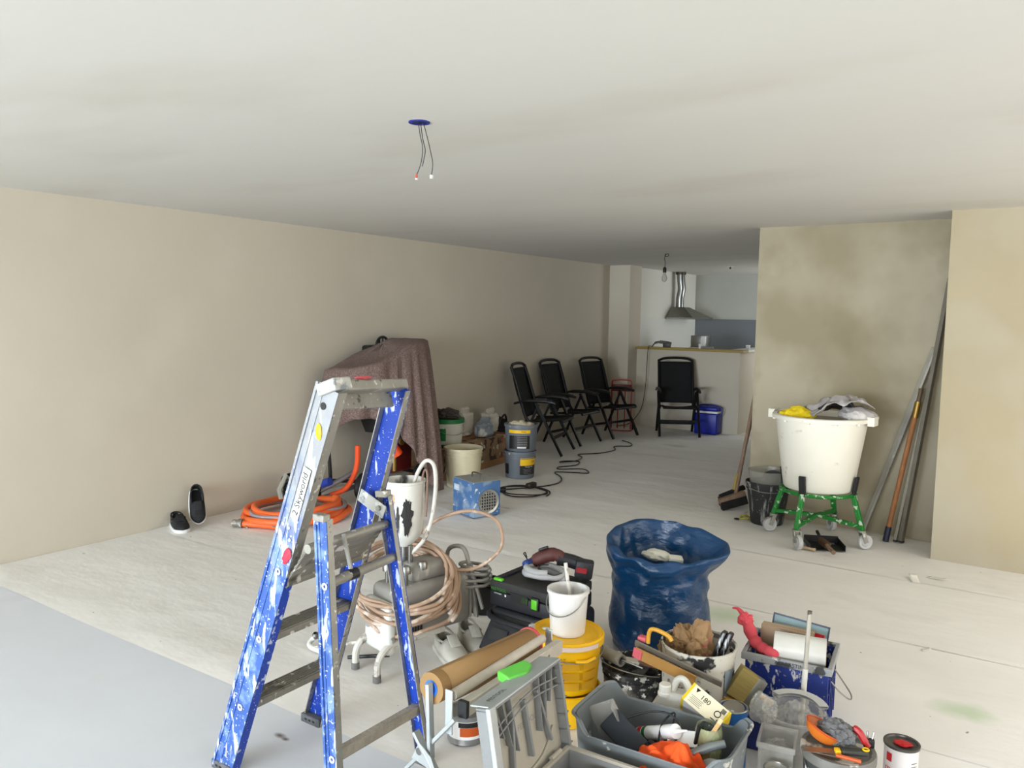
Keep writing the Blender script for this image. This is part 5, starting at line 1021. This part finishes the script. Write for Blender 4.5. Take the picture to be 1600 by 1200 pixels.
for k in range(5): obj('print_line', box(.05-.008*(k%2),.0016,.0004,(-.035,-.002-.006*k,.0864)), m_greyp, ab)
for k in range(7): obj('barcode_bar', box(.0015,.018,.0004,(.058+.0024*k-.008,.022,.0864)), m_blk, ab)
ot = thing('open_tin', 'small open tin with shiny rim and blue label behind box', 'tin', (-.875,2.785,.006))
obj('body', lathe([(0,0),(.05,0),(.05,.225),(.053,.23),(.053,.236),(.043,.236),(.041,.21),(0,.21)],30), mat('tin_blue', rgb(30,100,176), .4), ot); obj('rim', tube(ring_path(.049,.236,30),.0045,8,True), m_steel, ot)
obj('lid', T(lathe([(0,0),(.038,0),(.04,.003),(0,.004)],24),(.0,.0,.232),(.18,0,.3)), m_aludirty, ot)

# ------------------------------------------------------------------ navy tray with wide brushes, blue crate
m_navy = mat('tray_navy', rgb(22,34,96), .45, var=(6,.1))
nt_ = thing('roller_tray', 'dark blue plastic roller tray under the wide brushes', 'tray', (-.872,3.035,.006), math.radians(6))
obj('body', tray(.125,.145,.15,.005,.02), m_navy, nt_); obj('rim', J(quadbox(-.066,.066,-.078,-.071,.143,.152),quadbox(-.066,.066,.071,.078,.143,.152)), m_navy, nt_)
def wide_brush(label, loc, rot, mb, mf):
    t = thing('wide_brush', label, 'brush', loc, rot=rot, group='wide wall brushes')
    obj('bristles', box(.115,.045,.075,(0,0,.035),1.04,1.1), mb, t); obj('ferrule', rbox(.118,.048,.04,(0,0,0),.005), mf, t); obj('handle', rod((0,0,-.06),(0,0,.005),.013), m_wood_light, t); obj('rivet', T(cyl(.004,.05,(0,0,-.025),8),(.03,0,.02),(PI/2,0,0)), m_steel, t)
    return t
m_brst = mat('bristle_khaki', rgb(140,122,66), .85, bump=(140,.6,.006), stretch=(8,8,.3), var=(20,.15))
wide_brush('wide wall brush with khaki bristles lying on the dark blue tray', (-.845,2.99,.215), (math.radians(-12),math.radians(-58),math.radians(38)), m_brst, mat('ferrule_grey', rgb(112,112,104), .4, metal=.6))
spg = tag(obj('sponge_block', T(rbox(.10,.05,.035,(0,0,0),.006),(-.915,2.92,.16),(0,.25,-.5)), mat('sponge_ochre', rgb(196,150,50), .85, var=(16,.15)), smooth=30), 'ochre sponge block below the wide brush', 'sponge')
m_bcr = mat('crate_blue_splashed', rgb(26,48,128), .45, var=(6,.1), spots=[(rgb(206,206,206),34,.60,.04,8,(1,1,.5)),(rgb(120,124,130),50,.62,.04,4)])
bcx, bcy = -.815, 3.335
blc = thing('blue_crate', 'blue plastic crate streaked with white paint, crammed with rolls', 'crate', (bcx,bcy,.006), math.radians(6))
obj('body', tray(.32,.27,.27,.006,.01), m_bcr, blc); obj('rim', J(quadbox(-.175,.175,-.15,-.133,.255,.285),quadbox(-.175,.175,.133,.15,.255,.285),quadbox(-.175,-.158,-.133,.133,.255,.285),quadbox(.158,.175,-.133,.133,.255,.285)), mat('crate_rim_grey', rgb(150,152,152), .5, spots=[(rgb(60,60,62),16,.58,.06),(rgb(220,218,212),22,.60,.04)]), blc, bev=.003)
for k in range(4): obj('side_rib', cbox(.008,.012,.22,(.163,-.10+.065*k,.125)), m_bcr, blc)
obj('wire_handle', tube(smooth_path([(.165,-.06,.20),(.20,-.05,.16),(.235,-.02,.125),(.235,.03,.125),(.20,.06,.16),(.165,.07,.20)],4),.003,6), m_silverwire, blc)
obj('rim_lettering', T(text_geo('ALABASTINE',.022),(.02,-.1515,.270),(PI/2,0,0)), m_blk, blc, smooth=0, recalc=False)
Rz6 = math.radians(6)
wr_ = thing('film_roll', 'roll of milky masking film lying across the blue crate', 'film roll', (bcx,bcy,.23), Rz6)
obj('film', T(lathe([(.05,0),(.062,0),(.062,.20),(.05,.20),(.05,0)],36),(-.06,-.06,.075),(0,PI/2,.10)), mat('film_milky', rgb(208,206,198), .35, var=(4,.04)), wr_); obj('core', T(lathe([(.042,.002),(.051,.002),(.051,.202),(.042,.202),(.042,.002)],36),(-.06,-.06,.075),(0,PI/2,.10)), mat('core_ochre', rgb(150,118,70), .7), wr_)
cpk = thing('corrugated_card', 'stack of corrugated cardboard sheets standing in the blue crate', 'cardboard', (bcx,bcy,.23), Rz6)
for k in range(5): obj('sheet', T(box(.21,.004,.115),(-.035,.06+.012*k,.0),(.12,.06,.03*k)), mat('card_sheet_%d'%(k%2), rgb(190,168,142) if k%2 else rgb(176,152,126), .85), cpk)
mr_ = thing('foil_sheet', 'silvery blue framed sheet sticking up at the crate back', 'sheet', (bcx,bcy,.19), Rz6)
Mq = Matrix.Translation((.0,.119,.0))@Matrix.Rotation(.10,4,'Y')@Matrix.Rotation(-.10,4,'X')
obj('panel', X(box(.225,.004,.175), Mq), mat('foil_blue', rgb(190,222,232), .12, metal=.6), mr_); obj('frame', X(J(quadbox(-.115,.115,-.004,.004,.172,.178),quadbox(-.117,-.110,-.004,.004,0,.178),quadbox(.110,.117,-.004,.004,0,.178)), Mq), mat('frame_slate', rgb(66,78,96), .4), mr_)
obj('red_patch', X(quadbox(.06,.10,-.0045,-.002,.10,.14), Mq), m_redpr, mr_)
m_pink = mat('rag_pink', rgb(206,74,84), .8, var=(9,.15))
pr_ = thing('pink_rag', 'twisted pink rag hanging over the left end of the blue crate', 'rag', (bcx-.13,bcy-.06,.295), Rz6)
obj('twist', tube(smooth_path([(-.06,.05,.085),(-.045,.04,.06),(-.015,.015,.015),(.02,-.02,.0),(.06,-.06,.003),(.10,-.085,.006)],5), [.016,.020,.024,.026,.024,.022,.024,.028,.026,.024,.022,.026,.028,.026,.022,.020,.024,.026,.022,.02,.022,.024,.02,.018,.014,.01][:26], 10), m_pink, pr_, smooth=40)
obj('knot', T(crumple(.030,.028,.032,6,4,.5,2.4),(-.058,.048,.055)), m_pink, pr_, smooth=40); obj('tail', tube(smooth_path([(-.07,.055,.095),(-.095,.07,.11),(-.12,.08,.105)],4), [.012,.011,.010,.009,.008,.007,.006,.005,.003], 6), m_pink, pr_)
pl_ = thing('steel_pole', 'thin paint-dripped pole standing upright before the blue crate', 'pole', (-.715,3.115,.006)); obj('shaft', rod((.0,.0,0),(.012,.015,.53),.0085,12), mat('pole_dripped', rgb(176,170,158), .5, metal=.3, var=(10,.12), spots=[(rgb(92,86,76),16,.58,.05)]), pl_); obj('lower_sleeve', rod((0,0,.0),(.0075,.008,.30),.0105,12), m_tubw, pl_)

# ------------------------------------------------------------------ clear plastic tubs
m_clear = mat('clear_plastic', rgb(206,204,198), .15, alpha=.34, spec=.8); m_film = mat('plastic_film', rgb(206,204,196), .08, alpha=.28, bump=(26,1.0,.03), spec=1.0)
ctb = thing('clear_tub', 'round clear plastic tub full of crinkled film', 'tub', (-.700,2.955,.006))
obj('body', lathe([(0,0),(.095,0),(.098,.005),(.112,.19),(.116,.195),(.116,.203),(.108,.203),(.106,.19),(.094,.008),(0,.008)],40), m_clear, ctb); obj('lid', T(lathe([(.085,0),(.118,0),(.120,.010),(.085,.012)],24, arc=(.5,2.6)),(.0,.01,.205),(.12,0,0)), mat('lid_greywhite', rgb(190,190,186), .4), ctb)
obj('film', T(crumple(.092,.088,.09,31,5,.35,2.0),(0,0,.08)), m_film, ctb, smooth=30)
cbx_ = thing('clear_box', 'square clear plastic box with crinkled bag beside the lidded bucket', 'box', (-.700,2.735,.006), math.radians(10))
obj('body', tray(.115,.135,.20,.003,.004), m_clear, cbx_, bev=.004); obj('rim', J(quadbox(-.064,.064,-.074,-.066,.185,.205),quadbox(-.064,.064,.066,.074,.185,.205),quadbox(-.064,-.056,-.066,.066,.185,.205),quadbox(.056,.064,-.066,.066,.185,.205)), m_clear, cbx_, bev=.002)
obj('film', T(crumple(.048,.055,.085,37,5,.35,2.0),(0,.0,.06)), m_film, cbx_, smooth=30)
flm = tag(obj('film_bag', T(crumple(.045,.045,.06,43,5,.4,2.0),(-.785,2.84,.20)), m_film, smooth=30), 'crinkled clear film bag wedged between crate corner and clear tub', 'plastic bag')
csh = thing('clear_sheet_box', 'flat clear plastic lid leaning right of the clear tub', 'lid', (-.565,2.985,.006), math.radians(34)); obj('pane', T(box(.12,.004,.17),(0,0,0),(.30,0,0)), m_clear, csh); obj('top_edge', T(box(.124,.008,.008),(0,-.051,.163),(.30,0,0)), m_white, csh)
stn = thing('small_tin', 'small round tin at the bottom edge beside the clear box', 'tin', (-.665,2.60,.006)); obj('body', lathe([(0,0),(.04,0),(.04,.155),(.043,.158),(.043,.163),(.036,.163),(.034,.15),(0,.15)],28), mat('tin_pale', rgb(180,178,170), .4, metal=.4), stn); obj('rim', tube(ring_path(.040,.163,28),.003,8,True), m_steel, stn)

# ------------------------------------------------------------------ lidded bucket with scrapers, white tin
LX, LY = -.500,2.725; ph = PHI(LX,LY)
m_lb = mat('bucket_dark_grey', rgb(70,72,74), .45, var=(6,.1), spots=[(rgb(180,180,176),22,.66,.04,5)])
lbk = bucket('lidded_bucket', 'dark lidded paint bucket used as a table for scrapers', 'bucket', (LX,LY,.006), .100,.110,.225, m_lb, handle=(ph+.5,.19,.08,m_silverwire))
obj('lid', lathe([(0,.229),(.098,.229),(.104,.236),(.116,.236),(.119,.230),(.119,.205),(.112,.203)],40), mat('lid_dirty_grey', rgb(110,108,102), .55, var=(10,.2), spots=[(rgb(200,196,186),14,.58,.06,5)]), lbk)
label_on(lbk,.107,.11,ph-.75,.085,.13,m_wht); label_on(lbk,.1075,.115,ph+.05,.05,.10,m_redpr,'red_label'); label_on(lbk,.1075,.115,ph+1.0,.05,.12,m_redpr,'red_label')
obj('swirl', wrap(tube(ring_path(.022,0,20,(0,0),.03),.003,6,True),.1075,.15,ph-.72), m_greyp, lbk, smooth=0, recalc=False)
ZL = .245
bwl = thing('rubber_bowl', 'orange rubber plaster bowl tipped on the lidded bucket', 'bowl', (LX-.062,LY+.01,ZL+.002), rot=(math.radians(-12),math.radians(22),0))
obj('bowl', lathe([(0,0),(.035,.0),(.055,.014),(.066,.04),(.062,.04),(.05,.018),(.03,.006),(0,.006)],32), mat('bowl_orange', rgb(206,110,30), .5, var=(7,.15)), bwl); obj('rim', tube(ring_path(.064,.04,32),.0035,6,True), mat('bowl_rim', rgb(190,74,24), .5), bwl)
pty = tag(obj('putty_lump', T(crumple(.055,.045,.045,52,5,.45,2.6),(LX-.012,LY+.02,ZL+.006)), mat('putty_grey', rgb(104,104,104), .85, bump=(60,.5,.01), var=(12,.15)), smooth=40), 'dried grey putty lump on the lidded bucket', 'putty')
scp = thing('scraper', 'scraper with black and yellow handle on the lidded bucket', 'scraper', (LX+.02,LY-.055,ZL+.004), math.radians(28))
obj('blade', T(box(.10,.03,.0015),(-.075,0,.006),(0,0,0)), m_steel, scp); obj('collar', rbox(.018,.026,.016,(-.012,0,0),.004), m_yel, scp); obj('handle', T(rbox(.085,.028,.018,(0,0,0),.006,2),(.04,0,0)), mat('handle_charcoal', rgb(54,56,50), .6), scp); obj('hang_ring', T(tube(ring_path(.009,0,16),.003,6,True),(.076,0,.020)), m_yel, scp)
pk = thing('putty_knife', 'small orange-handled putty knife under the scraper', 'putty knife', (LX+.01,LY-.085,ZL+.002), math.radians(8)); obj('handle', rod((.0,0,.008),(.075,.0,.006),.0065,8), mat('handle_orange', rgb(190,84,30), .5), pk); obj('blade', box(.07,.022,.0012,(-.035,0,.006)), m_steel, pk)
rdk = thing('red_holder', 'curved red plastic tool on the lidded bucket', 'tool', (LX+.055,LY+.03,ZL+.002), .5); obj('shell', tube(smooth_path([(-.02,.02,.045),(-.01,.01,.055),(.005,.0,.045),(.02,-.01,.02),(.03,-.015,.008)],4), [.006]*4+[.012]*9+[.009]*4, 8), m_redp, rdk); obj('tip', rod((-.02,.02,.045),(-.03,.025,.05),.004), m_black, rdk)
clp = thing('metal_clip', 'black spring clip with silver ends on the lidded bucket', 'clip', (LX+.085,LY+.045,ZL+.002), .3); obj('jaw', rbox(.035,.02,.03,(0,0,0),.005), m_black, clp)
for k in range(3): obj('prong', rod((-.015+.012*k,0,.025),(-.025+.02*k,.005,.052),.003,6), m_steel, clp)
wtn = thing('enamel_tin', 'white paint tin with red spill on its lid, standing alone', 'tin', (-.345,3.015,.006))
m_tinw = mat('tin_label_white', rgb(232,226,226), .4)
obj('body', lathe([(0,0),(.056,0),(.058,.004),(.056,.008),(.056,.158),(.058,.162),(.056,.166)],36), m_tinw, wtn); obj('rim', lathe([(.056,.160),(.060,.162),(.060,.170),(.052,.170),(.050,.164),(.046,.163),(0,.163)],36), mat('tin_rim', rgb(96,94,92), .35, metal=.7), wtn)
obj('red_spill', T(crumple(.026,.022,.003,3,4,.6,2.5,False),(.004,.0,.163)), m_redpr, wtn); ph = PHI(-.345,3.015)
label_on(wtn,.056,.128,ph-.72,.022,.03,m_redpr,'red_square'); text_on(wtn,'metal',.032,.0568,.088,ph-.35,m_redpr); label_on(wtn,.056,.052,ph-.35,.062,.022,m_blk,'black_band'); text_on(wtn,'primer',.013,.0576,.054,ph-.40,m_wht)
for k in range(6): label_on(wtn,.056,.12-.012*k,ph+.85,.025,.003,m_greyp,'print_line')

# ------------------------------------------------------------------ big grey crate with its contents
m_gcr = mat('crate_grey_splashed', rgb(112,118,120), .5, var=(5,.08), spots=[(rgb(196,196,188),13,.66,.03,5),(rgb(60,64,66),6,.66,.08)])
GX0,GX1,GY0,GY1 = -1.265,-.735,2.255,2.575
gc = thing('grey_crate', 'large grey plastic crate with high corners, full of tools', 'crate', ((GX0+GX1)/2,(GY0+GY1)/2,.006), math.radians(2))
def crate():
    W, D, Hh, n = (GX1-GX0)/2, (GY1-GY0)/2, .27, 120; rows = [(0,.90,0),(.02,.90,1),(.5,.95,1),(1,1,1),(1.0,1.035,2),(.965,1.045,2)]
    V, F = [], []
    def rim(u):  # perimeter point and how close to a corner
        a = 2*PI*u; c, s = math.cos(a), math.sin(a); e = .28
        x = W*math.copysign(abs(c)**e,c); y = D*math.copysign(abs(s)**e,s); kx = abs(x)/W; ky = abs(y)/D
        k = max(0,min(1,((kx-.70)/.2)))*1.0; return x, y, k
    outer = []
    for (zf,sc_,md) in ((0,.88,0),(.03,.90,0),(.5,.95,0),(.97,1.0,0),(1.0,1.03,0),(.985,1.05,0)):
        outer.append((zf,sc_))
    for zf,sc_ in outer:
        for i in range(n):
            x,y,k = rim(i/n); h_ = Hh+.05*(3*k*k-2*k**3); V.append(Vector((x*sc_,y*sc_,h_*zf)))
    # inside skin, from rim down to the floor
    for zf,sc_ in ((.98,.985),(.5,.93),(.05,.885)):
        for i in range(n):
            x,y,k = rim(i/n); h_ = Hh+.05*(3*k*k-2*k**3); V.append(Vector((x*sc_,y*sc_,h_*zf)))
    o = len(outer)
    for j in range(3):
        for i in range(n): F.append((j*n+i,j*n+(i+1)%n,(j+1)*n+(i+1)%n,(j+1)*n+i))
    for (a,b) in ((3,4),(4,5),(3,6),(6,7),(7,8)):
        for i in range(n): F.append((a*n+i,a*n+(i+1)%n,b*n+(i+1)%n,b*n+i))
    F.append(tuple(range(n-1,-1,-1))); F.append(tuple(8*n+i for i in range(n)))
    return (V,F)
obj('body', crate(), m_gcr, gc, smooth=40)
cx0, cy0 = (GX0+GX1)/2, (GY0+GY1)/2
pd = tag(obj('foam_pad', T(rbox(.155,.085,.022,(0,0,0),.008),(cx0-.12,cy0-.03,.235),(.75,.42,-.25)), mat('pad_slate', rgb(44,50,58), .75), smooth=30), 'dark slate sanding pad leaning in the grey crate', 'pad')
ctl = thing('clear_tray', 'bent clear plastic tray standing in crate left corner', 'tray', (cx0-.165,cy0+.035,.16), rot=(.15,-.45,.35)); obj('pane', rbox(.10,.006,.17,(0,0,0),.003), m_clear, ctl); obj('side', quadbox(.045,.052,-.05,.0,.0,.17), m_clear, ctl)
stb = thing('sealant_tube', 'white sealant cartridge with red and green print in the crate', 'sealant tube', (cx0-.035,cy0+.05,.235), rot=(math.radians(0),math.radians(62),math.radians(-28)))
obj('cartridge', cyl(.024,.21,(0,0,-.10),24), m_wht, stb); obj('nozzle', rod((0,0,.11),(0,0,.17),.008,10,.003), m_wht, stb); obj('red_band', lathe([(.0242,-.095),(.0246,-.095),(.0246,-.07),(.0242,-.07)],24), m_redpr, stb); obj('green_band', lathe([(.0242,-.065),(.0246,-.065),(.0246,-.045),(.0242,-.045)],24), m_green, stb)
for k in range(5): obj('print_line', wrap(patch(.02,.003,4),.0247,.0+.014*k,PI*.95), m_blk, stb, recalc=False)
bcb = tag(obj('black_cable', tube(smooth_path([(cx0-.15,cy0-.02,.27),(cx0-.07,cy0+.03,.305),(cx0+.0,cy0+.05,.315),(cx0+.05,cy0+.04,.29),(cx0+.05,cy0-.01,.25),(cx0+.01,cy0-.03,.23),(cx0-.01,cy0+.03,.28),(cx0+.02,cy0+.07,.31),(cx0+.03,cy0-.03,.22),(cx0+.08,cy0-.08,.205)],7), .0035, 7), m_black, smooth=180), 'thin black cable looping above the grey crate contents', 'cable')
for k,(dx_,dy_,w_,col,lab) in enumerate(((.02,.06,.05,rgb(150,146,138),'flat grey plaster float lying deep in the crate'),(-.01,-.04,.05,rgb(60,58,56),'dark scraper lying beneath the cartridge in the crate'))):
    t_ = thing('hand_float', lab, 'float', (cx0+dx_,cy0+dy_+.02,.195), .3-k); obj('plate', rbox(.16,w_+.03,.006,(0,0,0),.002,1), mat('float_%d'%k, col, .5), t_); obj('grip', rbox(.08,.022,.03,(0,0,.006),.008), m_black, t_)
jr = thing('glass_jar', 'glass jar stuffed with yellow-green rag in the crate', 'jar', (cx0+.145,cy0+.055,.165)); obj('glass', lathe([(0,0),(.042,0),(.045,.01),(.045,.13),(.040,.15),(.038,.15),(.042,.13),(.042,.012),(0,.006)],30), mat('jar_glass', rgb(190,196,160), .08, alpha=.4, spec=.8), jr); obj('rag', T(crumple(.036,.036,.085,61,5,.4,2.8),(0,0,.01)), mat('rag_yellowgreen', rgb(196,196,84), .8, var=(9,.2)), jr, smooth=40); obj('dark_lump', T(crumple(.022,.018,.012,63,4,.4,2.4),(-.008,0,.138)), mat('lump_dark', rgb(40,48,44), .8), jr)
wpc = tag(obj('card_scrap', T(box(.10,.055,.002),(cx0+.07,cy0+.02,.262),(.6,-.12,.2)), m_wht), 'white card scrap lying against the jar', 'card')
tro = thing('trowel', 'steel trowel with grey handle sticking out of the crate right', 'trowel', (cx0+.165,cy0-.01,.27), rot=(0,-.35,.55)); obj('handle', T(tube([(-.06,0,0),(.0,0,.004),(.06,0,0)],[.013,.016,.012],12),(0,0,0)), mat('handle_grey', rgb(130,136,136), .35, metal=.4), tro); obj('blade', box(.09,.04,.002,(-.10,0,-.004)), m_steel, tro)
brs = thing('flat_brush', 'dark flat brush upright between card and jar', 'brush', (cx0+.11,cy0+.02,.235), rot=(.1,.15,.4)); obj('handle', rod((0,0,.0),(0,0,.09),.007), m_black, brs); obj('bristles', box(.03,.012,.04,(0,0,-.04)), m_bris, brs)
m_orc = mat('orange_cloth', rgb(236,84,20), .8, var=(8,.1), bump=(40,.2,.01), spots=[(rgb(84,60,50),6,.70,.05,4)])
def orange():
    def fn(u,v):
        x = (u-.5)*.23; y = (v-.5)*.16; d = math.sqrt((x/.115)**2+(y/.08)**2); base = .075*max(0,1-d*d*.75)
        f = .020*math.sin(x*52+14*y+3*mnoise.noise((u*3,v*3,5)))*(1-.4*d)+.026*mnoise.noise((u*4.2,v*4.2,8))+.012*mnoise.noise((u*10,v*10,2))
        return (x+.016*mnoise.noise((u*3,v*5,1)), y+.016*mnoise.noise((u*5,v*3,4)), base+f-.03*max(0,d-.85))
    return grid(60,44,fn)
oc = tag(obj('orange_cloth', T(orange(),(cx0+.075,cy0-.085,.215),(0,0,.1)), m_orc, smooth=180, thick=.003), 'bright orange crumpled cloth heaped at the front of crate', 'cloth')
glid = tag(obj('grey_lid_disc', T(lathe([(0,.004),(.055,.004),(.062,.0),(.064,.006),(.058,.010),(0,.010)],32),(cx0+.195,cy0-.06,.20),(.9,0,-.35)), mat('lid_pale_grey', rgb(158,160,156), .45)), 'round pale grey lid standing in the right corner of crate', 'lid')
stk = thing('wood_stick', 'pale wooden stick leaning out of the grey crate', 'stick', (cx0+.12,cy0-.01,.21), rot=(-.35,.45,0)); obj('shaft', rbox(.014,.005,.16,(0,0,0),.002), m_wood_light, stk); obj('tip', rbox(.0145,.0055,.02,(0,0,.15),.002), mat('stick_tip', rgb(214,186,140), .6), stk)

# ------------------------------------------------------------------ torn bits of floor paper by the right wall
m_scrap = mat('paper_scrap', rgb(236,232,222), .8)
def curl(w, d, h): return grid(8,3,lambda u,v: ((u-.5)*w, (v-.5)*d, .004+h*u*u))
for (x,y,w,d,h,rz,lab) in ((-.625,5.57,.10,.05,.022,1.9,'curled torn flap of floor paper left of the right wall corner'),(-.50,5.68,.12,.04,.020,-.3,'larger torn flap of floor paper in front of right wall'),(-.42,4.396,.04,.025,.012,.5,'tiny torn paper crumb lying on the open floor right')):
    tag(obj('paper_scrap', T(curl(w,d,h),(x,y,.003),(0,0,rz)), m_scrap, smooth=180, thick=.0006), lab, 'paper scrap', 'torn paper scraps')
